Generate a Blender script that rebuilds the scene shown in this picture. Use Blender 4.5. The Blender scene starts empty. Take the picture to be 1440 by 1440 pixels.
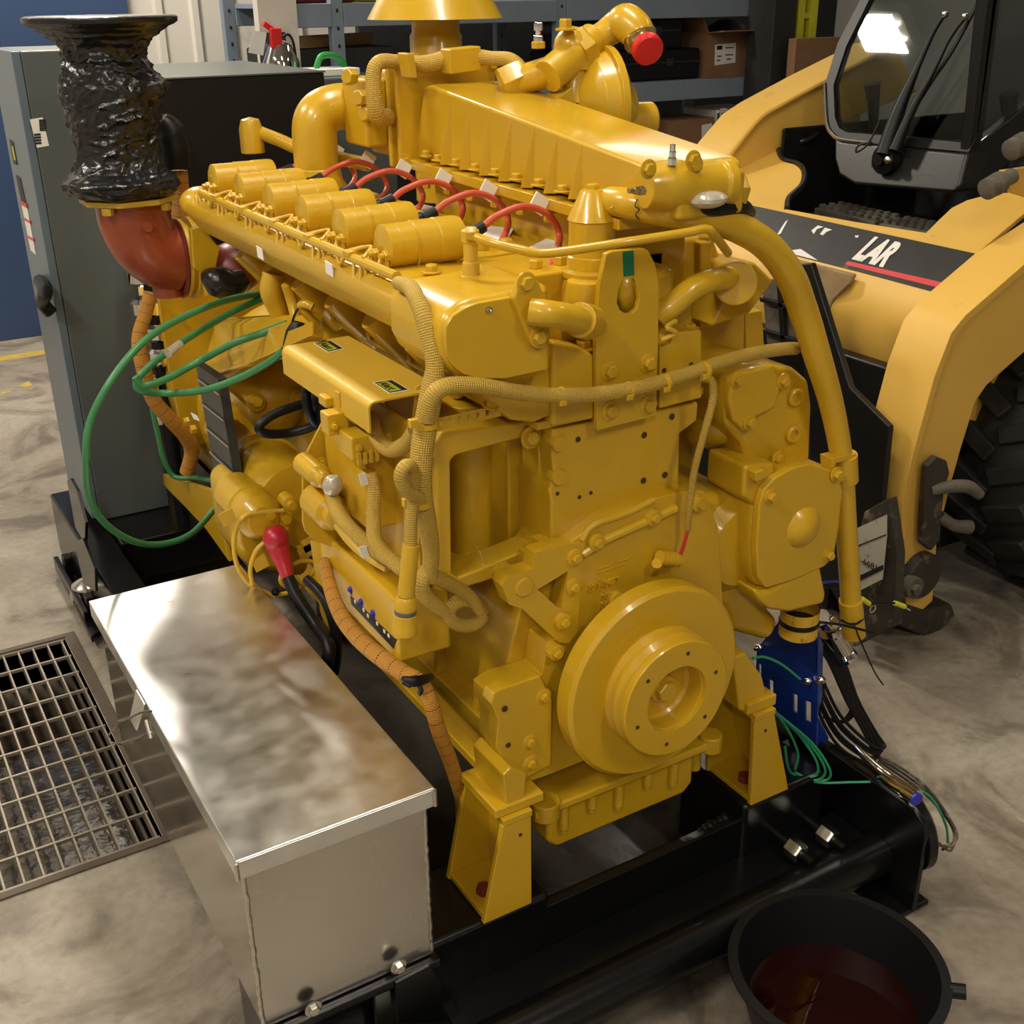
import bpy, bmesh, math, random
from mathutils import Vector, Matrix, Quaternion
random.seed(7)
V = Vector
SC = bpy.context.scene
COL = SC.collection

# ---------------------------------------------------------------- camera, world, lights, exposure
YAW, PITCH, ROLL, FPX = math.radians(30.75), math.radians(24.16), math.radians(0.68), 1629.0
CAM = V((0, 0, 1.65))
_cy, _sy = math.cos(YAW), math.sin(YAW)
FWD = V((_sy*math.cos(PITCH), _cy*math.cos(PITCH), -math.sin(PITCH)))
_r = V((_cy, -_sy, 0)); _d = FWD.cross(_r)
RGT = _r*math.cos(ROLL) + _d*math.sin(ROLL)
DWN = -_r*math.sin(ROLL) + _d*math.cos(ROLL)
cam_data = bpy.data.cameras.new('camera'); cam = bpy.data.objects.new('camera', cam_data); COL.objects.link(cam)
cam_data.sensor_width = 36.0; cam_data.lens = 36.0*FPX/1440.0; cam_data.clip_start = 0.02; cam_data.clip_end = 60
m3 = Matrix((RGT, -DWN, -FWD)).transposed()
cam.matrix_world = Matrix.Translation(CAM) @ m3.to_4x4()
SC.camera = cam
SC.view_settings.view_transform = 'Standard'; SC.view_settings.look = 'None'
SC.view_settings.gamma = 1.0; SC.view_settings.use_curve_mapping = False
SC.view_settings.exposure = 0.0
world = bpy.data.worlds.new('world'); SC.world = world; world.use_nodes = True
world.node_tree.nodes['Background'].inputs[0].default_value = (1.0, 0.93, 0.8, 1)
world.node_tree.nodes['Background'].inputs[1].default_value = 0.035
# fluorescent fixtures: (x, y, watts)
CEIL = 3.9
LAMPS = [(-1.6, 0.7, 80), (-1.6, 3.7, 85), (1.15, 5.78, 125), (1.2, 1.8, 42), (-1.6, -2.2, 75), (1.4, -1.6, 42), (4.4, 5.0, 6), (4.4, 1.4, 5)]
LAMP_COL = (1.0, 0.915, 0.76)
for i, (lx, ly, w) in enumerate(LAMPS):
    ld = bpy.data.lights.new('lamp_light', 'AREA'); ld.shape = 'RECTANGLE'; ld.size = 0.3; ld.size_y = 1.25 if i != 2 else .36
    ld.energy = w; ld.color = LAMP_COL
    lo = bpy.data.objects.new('lamp_light', ld); lo.location = (lx, ly, CEIL-0.135); COL.objects.link(lo)

def P(u, v, **k):
    """pixel -> point on the plane x=, y= or z="""
    (a, val), = k.items(); i = 'xyz'.index(a)
    R = RGT*((u-720)/FPX) + DWN*((v-720)/FPX) + FWD
    return CAM + R*((val-CAM[i])/R[i])
def PP(u, v, p0, n):
    R = RGT*((u-720)/FPX) + DWN*((v-720)/FPX) + FWD
    return CAM + R*((V(p0)-CAM).dot(n)/R.dot(n))
def PL(pts, **k): return [P(u, v, **k) for u, v in pts]

# ---------------------------------------------------------------- materials
def mat(name, col, rough=0.5, metal=0.0, var=0.0, vscale=8.0, bump=0.0, bscale=120.0, coat=0.0, spec=0.5, dirt=None, dscale=3.0, damt=0.5, rvar=0.0, noisy=None):
    m = bpy.data.materials.new(name); m.use_nodes = True; nt = m.node_tree; b = nt.nodes['Principled BSDF']
    b.inputs['Base Color'].default_value = (*col, 1); b.inputs['Roughness'].default_value = rough
    b.inputs['Metallic'].default_value = metal; b.inputs['Coat Weight'].default_value = coat
    b.inputs['Coat Roughness'].default_value = 0.08
    b.inputs['Specular IOR Level'].default_value = spec
    geo = nt.nodes.new('ShaderNodeNewGeometry')
    last = None
    if var > 0:
        n = nt.nodes.new('ShaderNodeTexNoise'); n.inputs['Scale'].default_value = vscale; n.inputs['Detail'].default_value = 5
        nt.links.new(geo.outputs['Position'], n.inputs['Vector'])
        mx = nt.nodes.new('ShaderNodeMix'); mx.data_type = 'RGBA'
        mx.inputs[6].default_value = (*[c*(1-var) for c in col], 1); mx.inputs[7].default_value = (*[min(1, c*(1+var)) for c in col], 1)
        nt.links.new(n.outputs['Fac'], mx.inputs[0]); last = mx.outputs[2]
        if rvar > 0:
            mr = nt.nodes.new('ShaderNodeMapRange'); mr.inputs[1].default_value = .15; mr.inputs[2].default_value = .85
            mr.inputs[3].default_value = max(0.02, rough-rvar); mr.inputs[4].default_value = min(1, rough+rvar)
            nt.links.new(n.outputs['Fac'], mr.inputs[0]); nt.links.new(mr.outputs[0], b.inputs['Roughness'])
    if dirt:
        n = nt.nodes.new('ShaderNodeTexNoise'); n.inputs['Scale'].default_value = dscale; n.inputs['Detail'].default_value = 8; n.inputs['Roughness'].default_value = .65
        nt.links.new(geo.outputs['Position'], n.inputs['Vector'])
        r = nt.nodes.new('ShaderNodeValToRGB'); r.color_ramp.elements[0].position = 1-damt; r.color_ramp.elements[1].position = min(1, 1-damt+.12)
        nt.links.new(n.outputs['Fac'], r.inputs[0])
        mx = nt.nodes.new('ShaderNodeMix'); mx.data_type = 'RGBA'
        if last: nt.links.new(last, mx.inputs[6])
        else: mx.inputs[6].default_value = (*col, 1)
        mx.inputs[7].default_value = (*dirt, 1); nt.links.new(r.outputs[0], mx.inputs[0]); last = mx.outputs[2]
    if last: nt.links.new(last, b.inputs['Base Color'])
    if bump > 0:
        n = nt.nodes.new('ShaderNodeTexNoise'); n.inputs['Scale'].default_value = bscale; n.inputs['Detail'].default_value = 3
        nt.links.new(geo.outputs['Position'], n.inputs['Vector'])
        bp = nt.nodes.new('ShaderNodeBump'); bp.inputs['Strength'].default_value = bump; bp.inputs['Distance'].default_value = 0.002
        nt.links.new(n.outputs['Fac'], bp.inputs['Height']); nt.links.new(bp.outputs[0], b.inputs['Normal'])
    return m
def braid(name, col, c2, mark=None):
    m = mat(name, col, .55); nt = m.node_tree; b = nt.nodes['Principled BSDF']
    uv = nt.nodes.new('ShaderNodeUVMap'); sep = nt.nodes.new('ShaderNodeSeparateXYZ'); nt.links.new(uv.outputs[0], sep.inputs[0])
    def ch(s1, s2):
        a = nt.nodes.new('ShaderNodeMath'); a.operation = 'MULTIPLY'; a.inputs[1].default_value = s1; nt.links.new(sep.outputs[0], a.inputs[0])
        c = nt.nodes.new('ShaderNodeMath'); c.operation = 'MULTIPLY_ADD'; c.inputs[1].default_value = s2; nt.links.new(sep.outputs[1], c.inputs[0]); nt.links.new(a.outputs[0], c.inputs[2])
        s = nt.nodes.new('ShaderNodeMath'); s.operation = 'SINE'; nt.links.new(c.outputs[0], s.inputs[0]); return s.outputs[0]
    mu = nt.nodes.new('ShaderNodeMath'); mu.operation = 'MULTIPLY'
    nt.links.new(ch(math.pi*2*14, 900), mu.inputs[0]); nt.links.new(ch(math.pi*2*14, -900), mu.inputs[1])
    bp = nt.nodes.new('ShaderNodeBump'); bp.inputs['Strength'].default_value = .7; bp.inputs['Distance'].default_value = 0.0012
    nt.links.new(mu.outputs[0], bp.inputs['Height']); nt.links.new(bp.outputs[0], b.inputs['Normal'])
    mr = nt.nodes.new('ShaderNodeMapRange'); mr.inputs[1].default_value = -1; nt.links.new(mu.outputs[0], mr.inputs[0])
    mx = nt.nodes.new('ShaderNodeMix'); mx.data_type = 'RGBA'; mx.inputs[6].default_value = (*c2, 1); mx.inputs[7].default_value = (*col, 1)
    nt.links.new(mr.outputs[0], mx.inputs[0]); last = mx.outputs[2]
    if mark:
        fr = nt.nodes.new('ShaderNodeMath'); fr.operation = 'MULTIPLY'; fr.inputs[1].default_value = 38; nt.links.new(sep.outputs[1], fr.inputs[0])
        f2 = nt.nodes.new('ShaderNodeMath'); f2.operation = 'FRACT'; nt.links.new(fr.outputs[0], f2.inputs[0])
        lt = nt.nodes.new('ShaderNodeMath'); lt.operation = 'LESS_THAN'; lt.inputs[1].default_value = .07; nt.links.new(f2.outputs[0], lt.inputs[0])
        u2 = nt.nodes.new('ShaderNodeMath'); u2.operation = 'MULTIPLY'; u2.inputs[1].default_value = 17; nt.links.new(sep.outputs[0], u2.inputs[0])
        f3 = nt.nodes.new('ShaderNodeMath'); f3.operation = 'FRACT'; nt.links.new(u2.outputs[0], f3.inputs[0])
        l2 = nt.nodes.new('ShaderNodeMath'); l2.operation = 'LESS_THAN'; l2.inputs[1].default_value = .6; nt.links.new(f3.outputs[0], l2.inputs[0])
        an = nt.nodes.new('ShaderNodeMath'); an.operation = 'MULTIPLY'; nt.links.new(lt.outputs[0], an.inputs[0]); nt.links.new(l2.outputs[0], an.inputs[1])
        m2 = nt.nodes.new('ShaderNodeMix'); m2.data_type = 'RGBA'; nt.links.new(last, m2.inputs[6]); m2.inputs[7].default_value = (*mark, 1); nt.links.new(an.outputs[0], m2.inputs[0]); last = m2.outputs[2]
    nt.links.new(last, b.inputs['Base Color'])
    return m
YEL = (0.56, 0.335, 0.013)
M = {}
M['paint'] = mat('engine_yellow_paint', YEL, .30, 0, .10, 6, .10, 60, coat=.35)
M['cast'] = mat('cast_iron_yellow_paint', YEL, .34, 0, .12, 9, .35, 90, coat=.3)
M['paint2'] = mat('satin_yellow_paint', (0.60, 0.38, 0.035), .45, 0, .08, 10, .1, 80)
M['loader'] = mat('loader_yellow_paint', (0.68, 0.41, 0.075), .5, 0, .10, 4, .12, 40, dirt=(.34, .22, .08), dscale=7, damt=.36)
M['muck'] = mat('mud_and_grease', (0.035, 0.028, 0.020), .75, 0, .6, 14, .9, 50, dirt=(.20, .16, .11), dscale=17, damt=.46)
M['lblack'] = mat('loader_black_paint', (0.008, 0.0075, 0.0075), .36, 0, .4, 10, .1, 60, spec=.4, dirt=(.06, .05, .04), dscale=9, damt=.31)
M['black'] = mat('skid_gloss_black_paint', (0.004, 0.004, 0.0045), .24, 0, .3, 8, .25, 30, spec=.45)
M['box_black'] = mat('enclosure_black_paint', (0.006, 0.0055, 0.005), .5, 0, .2, 8, .2, 160, spec=.3)
M['plastic'] = mat('black_rubber', (0.006, 0.006, 0.007), .42, spec=.28)
M['wrap'] = mat('black_plastic_film', (0.006, 0.006, 0.008), .27, 0, 0, 8, .7, 95, spec=.6)
M['clearwrap'] = mat('crumpled_clear_wrap', (0.55, 0.5, 0.42), .15, 0.3, .3, 60, 1.0, 90)
M['alu'] = mat('brushed_aluminium', (0.82, 0.83, 0.83), .35, 1.0, .20, 19, .010, 9, rvar=.13)
M['drymud'] = mat('dried_tan_mud', (0.30, 0.205, 0.10), .85, 0, .45, 18, .9, 60)
M['alu_end'] = mat('dull_aluminium_sheet', (0.62, 0.60, 0.56), .27, 1.0, .14, 4, .004, 10, rvar=.07)
M['alu_side'] = mat('polished_aluminium_sheet', (0.68, 0.65, 0.60), .14, 1.0, .08, 7, .02, 10, rvar=.07)
M['weld'] = mat('weld_bead', (0.6, 0.57, 0.52), .35, 1.0, .2, 80, .9, 200)
M['steel'] = mat('zinc_steel', (0.62, 0.61, 0.56), .22, 1.0, .15, 30)
M['chrome'] = mat('chrome', (0.8, 0.8, 0.78), .07, 1.0)
M['brass'] = mat('brass_zinc_fitting', (0.62, 0.50, 0.25), .28, 1.0)
M['grate'] = mat('galvanised_grate_bar', (0.30, 0.26, 0.21), .45, .5, .2, 30)
M['pit'] = mat('wet_drain_mud', (0.040, 0.030, 0.022), .10, 0, .5, 10, 1.0, 18)
M['red'] = mat('red_rubber', (0.50, 0.028, 0.022), .5)
M['wire_red'] = mat('red_silicone_wire', (0.50, 0.075, 0.035), .42)
M['redcap'] = mat('red_plastic_cap', (0.62, 0.015, 0.015), .35)
M['boot'] = mat('red_battery_boot', (0.42, 0.012, 0.028), .35)
M['primer'] = mat('orange_red_primer', (0.25, 0.046, 0.017), .30, 0, .35, 5, .3, 60, coat=.3)
M['primer_d'] = mat('dark_red_primer', (0.17, 0.022, 0.018), .4, 0, .25, 5)
M['green'] = mat('green_cable_jacket', (0.042, 0.20, 0.075), .4)
M['green2'] = mat('green_thin_wire', (0.02, 0.26, 0.12), .4)
M['gtape'] = mat('dark_green_tape', (0.005, 0.14, 0.065), .35)
M['grey'] = mat('cabinet_grey_enamel', (0.085, 0.10, 0.10), .36, 0, .06, 5, .08, 50)
M['cabface'] = mat('cabinet_blue_grey_front', (0.11, 0.145, 0.185), .35)
M['white'] = mat('white_paper_label', (0.78, 0.76, 0.72), .5)
M['lblue'] = mat('shelf_grey_blue_paint', (0.19, 0.235, 0.30), .5, 0, .1, 10, dirt=(.12, .12, .12), dscale=12, damt=.35)
M['wood'] = mat('rough_timber', (0.42, 0.24, 0.12), .7, 0, .2, 30)
M['card'] = mat('brown_cardboard', (0.24, 0.125, 0.06), .8, 0, .15, 12)
M['bluedoor'] = mat('blue_door_paint', (0.030, 0.062, 0.15), .45, 0, .08, 3, dirt=(.05, .09, .2), dscale=8, damt=.3)
M['blue'] = mat('blue_bracket_paint', (0.006, 0.030, 0.24), .32, coat=.3)
M['bluecap'] = mat('blue_plastic_plug', (0.02, 0.03, 0.42), .3)
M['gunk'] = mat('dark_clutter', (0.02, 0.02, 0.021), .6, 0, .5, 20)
M['orange'] = braid('orange_ruled_loom', (0.54, 0.25, 0.028), (0.44, 0.19, 0.018), (0.03, 0.015, 0.01))
M['braid'] = braid('yellow_painted_braid', (0.62, 0.41, 0.065), (0.44, 0.27, 0.035))
M['louver'] = mat('dark_vent_metal', (0.055, 0.058, 0.062), .4, .4)
M['oil'] = mat('dark_red_waste_oil', (0.012, 0.0012, 0.0012), .03)
M['rubber'] = mat('dirty_tyre_rubber', (0.012, 0.011, 0.0105), .7, 0, .4, 12, .5, 30, dirt=(.05, .04, .03), dscale=7, damt=.40)
M['tread'] = mat('muddy_serrated_steel', (0.11, 0.095, 0.075), .8, 0, .5, 40, .9, 60)
M['stick_g'] = mat('alert_sticker_green', (0.42, 0.45, 0.02), .4)
M['ink'] = mat('black_print', (0.012, 0.012, 0.012), .5)
M['holem'] = mat('hole_shade_brown', (0.045, 0.028, 0.006), .6)  # shade inside a bolt hole, put into a dark brown
M['ladder'] = mat('yellow_fibreglass', (0.62, 0.60, 0.03), .5)
M['pink'] = mat('decal_red_stripe', (0.60, 0.05, 0.06), .45)
M['decal'] = mat('black_decal_worn', (0.022, 0.021, 0.022), .42, 0, .5, 12, dirt=(.16, .15, .13), dscale=16, damt=.33)
M['ceil'] = mat('ceiling_metal', (0.32, 0.31, 0.29), .7)
M['dgreen'] = mat('green_plastic_toy', (0.02, 0.3, 0.06), .5)
M['purple'] = mat('violet_bag', (0.045, 0.03, 0.09), .4)
def emis(name, col, s):
    m = bpy.data.materials.new(name); m.use_nodes = True; b = m.node_tree.nodes['Principled BSDF']
    b.inputs['Emission Color'].default_value = (*col, 1); b.inputs['Emission Strength'].default_value = s; return m
M['tube'] = emis('lamp_tube_glow', LAMP_COL, 14)
def glass(name, col, rough=.02):
    m = bpy.data.materials.new(name); m.use_nodes = True; b = m.node_tree.nodes['Principled BSDF']
    b.inputs['Base Color'].default_value = (*col, 1); b.inputs['Roughness'].default_value = rough; b.inputs['Transmission Weight'].default_value = 1.0
    b.inputs['IOR'].default_value = 1.45; return m
M['glass'] = glass('tinted_cab_glass', (0.50, 0.56, 0.54))
M['gauge'] = glass('bowl_glass', (0.8, 0.85, 0.8))

def floor_mat():
    m = mat('stained_shaded_concrete', (0.30, 0.27, 0.225), .3); nt = m.node_tree; b = nt.nodes['Principled BSDF']
    geo = nt.nodes['Geometry']
    def noise(s, d=6, w=0, r=.55):
        n = nt.nodes.new('ShaderNodeTexNoise'); n.inputs['Scale'].default_value = s; n.inputs['Detail'].default_value = d; n.inputs['Distortion'].default_value = w; n.inputs['Roughness'].default_value = r
        nt.links.new(geo.outputs['Position'], n.inputs['Vector']); return n.outputs['Fac']
    def ramp(i, stops):
        r = nt.nodes.new('ShaderNodeValToRGB'); e = r.color_ramp.elements
        e[0].position = stops[0][0]; e[0].color = (*stops[0][1], 1); e[1].position = stops[-1][0]; e[1].color = (*stops[-1][1], 1)
        for p, c in stops[1:-1]:
            k = e.new(p); k.color = (*c, 1)
        nt.links.new(i, r.inputs[0]); return r.outputs[0]
    def mul(a, c, f=1):
        x = nt.nodes.new('ShaderNodeMix'); x.data_type = 'RGBA'; x.blend_type = 'MULTIPLY'; x.inputs[0].default_value = f
        nt.links.new(a, x.inputs[6]); nt.links.new(c, x.inputs[7]); return x.outputs[2]
    base = ramp(noise(1.1, 8, .8), [(.3, (.23, .19, .15)), (.5, (.335, .293, .24)), (.72, (.42, .385, .33))])
    swirl = ramp(noise(2.2, 7, 2.2, .6), [(.38, (.40, .37, .34)), (.50, (.86, .84, .81)), (.62, (1, 1, 1))])
    fine = ramp(noise(42, 4, 0), [(.3, (.82, .81, .8)), (.6, (1, 1, 1))])
    spots = ramp(noise(9, 3, .3), [(.25, (.45, .42, .40)), (.34, (1, 1, 1)), (.8, (1, 1, 1))])
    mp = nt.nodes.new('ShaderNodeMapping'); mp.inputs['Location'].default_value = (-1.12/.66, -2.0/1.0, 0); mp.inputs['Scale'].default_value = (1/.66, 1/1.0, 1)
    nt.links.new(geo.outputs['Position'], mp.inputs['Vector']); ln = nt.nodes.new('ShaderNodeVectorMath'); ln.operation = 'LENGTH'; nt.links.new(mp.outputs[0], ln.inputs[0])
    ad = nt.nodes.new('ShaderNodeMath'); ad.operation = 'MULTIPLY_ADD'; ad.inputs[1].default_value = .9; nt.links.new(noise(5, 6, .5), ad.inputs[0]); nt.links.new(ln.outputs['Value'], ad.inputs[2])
    stain_shade = ramp(ad.outputs[0], [(.0, (.16, .14, .12)), (1.2, (.16, .14, .12)), (1.65, (1, 1, 1))]) if False else None
    ms = nt.nodes.new('ShaderNodeMapRange'); ms.inputs[1].default_value = 1.22; ms.inputs[2].default_value = 1.62; ms.inputs[3].default_value = .22; ms.inputs[4].default_value = 1  # darkens floor under the engine: oil dirt plus shadow painted into the colour
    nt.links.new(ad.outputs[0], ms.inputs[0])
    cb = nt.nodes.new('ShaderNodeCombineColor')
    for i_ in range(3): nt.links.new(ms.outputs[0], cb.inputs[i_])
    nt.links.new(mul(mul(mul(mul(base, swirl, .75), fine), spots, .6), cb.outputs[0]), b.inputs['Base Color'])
    rr = nt.nodes.new('ShaderNodeMapRange'); rr.inputs[1].default_value = .35; rr.inputs[2].default_value = .65; rr.inputs[3].default_value = .17; rr.inputs[4].default_value = .5
    nt.links.new(noise(2.2, 5, 1.2), rr.inputs[0]); nt.links.new(rr.outputs[0], b.inputs['Roughness'])
    bp = nt.nodes.new('ShaderNodeBump'); bp.inputs['Strength'].default_value = .25; bp.inputs['Distance'].default_value = .003
    nt.links.new(noise(18, 6), bp.inputs['Height']); nt.links.new(bp.outputs[0], b.inputs['Normal'])
    return m
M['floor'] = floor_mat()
M['wallw'] = mat('white_ribbed_metal', (0.60, 0.565, 0.52), .45, 0, .05, 2, dirt=(.45, .42, .38), dscale=3, damt=.4)
M['curb'] = mat('dirty_concrete_curb', (0.20, 0.165, 0.125), .85, 0, .4, 7, .8, 30)
M['yline'] = mat('worn_yellow_floor_paint', (0.46, 0.32, 0.05), .6, 0, .2, 10, dirt=(.28, .24, .17), dscale=11, damt=.5)

# ---------------------------------------------------------------- mesh helpers
WO = {}
class MB:
    def __init__(s): s.v = []; s.f = []; s.uv = {}
    def add(s, vs, fs):
        o = len(s.v); s.v += [V(p) for p in vs]; s.f += [tuple(i+o for i in f) for f in fs]; return s
    def box(s, a, b):
        x0, x1 = sorted((a[0], b[0])); y0, y1 = sorted((a[1], b[1])); z0, z1 = sorted((a[2], b[2]))
        return s.add([(x0,y0,z0),(x1,y0,z0),(x1,y1,z0),(x0,y1,z0),(x0,y0,z1),(x1,y0,z1),(x1,y1,z1),(x0,y1,z1)],
            [(0,3,2,1),(4,5,6,7),(0,1,5,4),(1,2,6,5),(2,3,7,6),(3,0,4,7)])
    def obox(s, c, ex, ey, ez):
        c, ex, ey, ez = V(c), V(ex), V(ey), V(ez)
        return s.add([c+ex*i+ey*j+ez*k for k in (-1,1) for i, j in ((-1,-1),(1,-1),(1,1),(-1,1))],
            [(0,3,2,1),(4,5,6,7),(0,1,5,4),(1,2,6,5),(2,3,7,6),(3,0,4,7)])
    def prism(s, pts, vec):
        pts = [V(p) for p in pts]; vec = V(vec); n = len(pts)
        nn = V((0,0,0))
        for i in range(n): nn += pts[i].cross(pts[(i+1) % n])
        if nn.dot(vec) > 0: pts.reverse()
        fs = [tuple(range(n)), tuple(range(2*n-1, n-1, -1))]
        fs += [((i+1) % n, i, n+i, n+(i+1) % n) for i in range(n)]
        return s.add(pts + [p+vec for p in pts], fs)
    def ring(s, outer, inner, vec):
        """frame: two loops of equal count, extruded"""
        n = len(outer); vec = V(vec); a = [V(p) for p in outer]; b = [V(p) for p in inner]
        vs = a + b + [p+vec for p in a] + [p+vec for p in b]; fs = []
        for i in range(n):
            j = (i+1) % n
            fs += [(i, j, n+j, n+i), (2*n+j, 2*n+i, 3*n+i, 3*n+j), (i, 2*n+i, 2*n+j, j), (n+j, 3*n+j, 3*n+i, n+i)]
        return s.add(vs, fs)
    def lathe(s, o, ax, prof, n=32, cap=True):
        o, ax = V(o), V(ax).normalized(); u = ax.orthogonal().normalized(); w = ax.cross(u)
        vs = []
        for r, h in prof:
            for k in range(n):
                t = 2*math.pi*k/n; vs.append(o + ax*h + u*(r*math.cos(t)) + w*(r*math.sin(t)))
        fs = []
        for i in range(len(prof)-1):
            for k in range(n):
                k2 = (k+1) % n; fs.append((i*n+k, i*n+k2, (i+1)*n+k2, (i+1)*n+k))
        if cap:
            if prof[0][0] > 1e-5: fs.append(tuple(range(n-1, -1, -1)))
            if prof[-1][0] > 1e-5: fs.append(tuple((len(prof)-1)*n+k for k in range(n)))
        return s.add(vs, fs)
    def cyl(s, a, b, r, r2=None, n=24):
        a, b = V(a), V(b); return s.lathe(a, b-a, [(r, 0), (r if r2 is None else r2, (b-a).length)], n)
    def hexa(s, a, d, r, h): return s.lathe(a, d, [(r, 0), (r, h*.85), (r*.88, h)], 6)
    def tube(s, pts, r, n=12, smooth=6, uv=True, flat=1.0):
        pts = [V(p) for p in pts]; rs = r if isinstance(r, (list, tuple)) else [r]*len(pts)
        if smooth > 1 and len(pts) > 2:
            q = []; rq = []
            for i in range(len(pts)-1):
                p0 = pts[max(i-1, 0)]; p1 = pts[i]; p2 = pts[i+1]; p3 = pts[min(i+2, len(pts)-1)]
                for k in range(smooth):
                    t = k/smooth
                    q.append(.5*((2*p1) + (p2-p0)*t + (2*p0-5*p1+4*p2-p3)*t*t + (3*p1-p0-3*p2+p3)*t*t*t)); rq.append(rs[i]*(1-t)+rs[i+1]*t)
            q.append(pts[-1]); rq.append(rs[-1]); pts, rs = q, rq
        o = len(s.v); T = (pts[1]-pts[0]).normalized(); u = T.orthogonal().normalized(); L = 0
        for i, p in enumerate(pts):
            t = (pts[min(i+1, len(pts)-1)] - pts[max(i-1, 0)]).normalized()
            q_ = T.rotation_difference(t); u = (q_ @ u).normalized(); T = t; w = t.cross(u)
            if i: L += (p-pts[i-1]).length
            for k in range(n):
                a = 2*math.pi*k/n; s.v.append(p + u*(rs[i]*math.cos(a)) + w*(rs[i]*flat*math.sin(a)))
            if i:
                for k in range(n):
                    k2 = (k+1) % n; a0 = o+(i-1)*n; f = (a0+k, a0+k2, a0+n+k2, a0+n+k); s.f.append(f)
                    L0 = L-(p-pts[i-1]).length
                    s.uv[len(s.f)-1] = [(k/n, L0), ((k+1)/n, L0), ((k+1)/n, L), (k/n, L)]
        s.f.append(tuple(o+k for k in range(n-1, -1, -1))); e = o+(len(pts)-1)*n; s.f.append(tuple(e+k for k in range(n)))
        return s
    def sphere(s, c, r, n=12, sc=(1,1,1)):
        o = len(s.v); c = V(c); st = []
        h = n//2
        for i in range(1, h):
            for k in range(n):
                a = math.pi*i/h; b = 2*math.pi*k/n
                s.v.append(c + V((r*math.sin(a)*math.cos(b)*sc[0], r*math.sin(a)*math.sin(b)*sc[1], r*math.cos(a)*sc[2])))
        top = len(s.v); s.v.append(c+V((0,0,r*sc[2]))); bot = len(s.v); s.v.append(c-V((0,0,r*sc[2])))
        for i in range(h-2):
            for k in range(n):
                k2 = (k+1) % n; s.f.append((o+i*n+k, o+(i+1)*n+k, o+(i+1)*n+k2, o+i*n+k2))
        for k in range(n):
            k2 = (k+1) % n; s.f.append((top, o+k, o+k2)); s.f.append((bot, o+(h-2)*n+k2, o+(h-2)*n+k))
        return s
    def build(s, name, m, parent=None, bevel=0.0, seg=2, smooth=35, sub=0, solid=0, **props):
        c = V((0,0,0)); n = max(1, len(s.v))
        xs = [p.x for p in s.v]; ys = [p.y for p in s.v]; zs = [p.z for p in s.v]
        c = V(((min(xs)+max(xs))/2, (min(ys)+max(ys))/2, min(zs)))
        me = bpy.data.meshes.new(name); me.from_pydata([p-c for p in s.v], [], s.f)
        if s.uv:
            ul = me.uv_layers.new(name='UVMap')
            for pi, u in s.uv.items():
                for li, q in zip(me.polygons[pi].loop_indices, u): ul.data[li].uv = q
        bm = bmesh.new(); bm.from_mesh(me); bmesh.ops.recalc_face_normals(bm, faces=bm.faces); bm.to_mesh(me); bm.free()
        me.materials.append(M[m] if isinstance(m, str) else m)
        if smooth:
            for p in me.polygons: p.use_smooth = True
            me.set_sharp_from_angle(angle=math.radians(smooth))
        ob = bpy.data.objects.new(name, me); COL.objects.link(ob)
        link(ob, c, parent)
        if solid:
            md = ob.modifiers.new('solid', 'SOLIDIFY'); md.thickness = solid
        if bevel > 0:
            md = ob.modifiers.new('bevel', 'BEVEL'); md.width = bevel; md.segments = seg; md.limit_method = 'ANGLE'; md.angle_limit = math.radians(34)
            md.harden_normals = bool(smooth)
        if sub:
            md = ob.modifiers.new('sub', 'SUBSURF'); md.levels = sub; md.render_levels = sub
        for k, v in props.items(): ob[k] = v
        return ob
def link(ob, c, parent):
    c = V(c)
    if parent is not None:
        ob.parent = parent; ob.location = c - WO[parent.name]
    else: ob.location = c
    WO[ob.name] = c
def thing(name, label, cat, loc, group=None):
    o = bpy.data.objects.new(name, None); COL.objects.link(o); o.empty_display_size = .1; o.location = loc; WO[o.name] = V(loc)
    o['label'] = label; o['category'] = cat
    if group: o['group'] = group
    return o
def tag(o, label, cat, group=None):
    o['label'] = label; o['category'] = cat
    if group: o['group'] = group
    return o
def dup(o, off, parent=None):
    c = o.copy(); COL.objects.link(c)
    if parent is not None and o.parent is not None and parent != o.parent: c.parent = parent; c.location = o.location
    else: c.location = o.location + V(off); WO[c.name] = WO.get(o.name, V((0,0,0))) + V(off)
    for ch in [x for x in o.children]: 
        if ch.name != c.name: dup(ch, (0,0,0), c)
    return c
_hexme = {}
def bolt(parent, p, d, r=.010, h=.009, m='paint', washer=True, name='bolt'):
    key = (m, washer)
    if key not in _hexme:
        mb = MB()
        if washer: mb.lathe((0,0,0), (0,0,1), [(1.55, 0), (1.55, .16), (1.3, .22)], 16)
        mb.lathe((0,0,0), (0,0,1), [(1, .1), (1, .85), (.86, 1.0)], 6)
        me = bpy.data.meshes.new('bolt'); me.from_pydata(mb.v, [], mb.f); me.materials.append(M[m])
        _hexme[key] = me
    o = bpy.data.objects.new(name, _hexme[key]); COL.objects.link(o)
    d = V(d).normalized(); link(o, V(p)-d*0.001, parent)
    o.rotation_mode = 'QUATERNION'; o.rotation_quaternion = V((0,0,1)).rotation_difference(d) @ Quaternion((0,0,1), .35)
    o.scale = (r, r, h)
    return o
def hole(parent, p, d, r=.006, name='bolt_hole'):
    """a tapped hole seen in a face: dark recessed cup with a raised lip"""
    mb = MB(); p, d = V(p), V(d).normalized()
    mb.lathe(p, d, [(r*.92, -.0005), (r*.92, .0006), (r*.8, .0007), (r*.7, .0006), (0.0001, .0005)], 14)
    return mb.build(name, 'holem', parent, label='dark open bolt hole')
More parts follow.
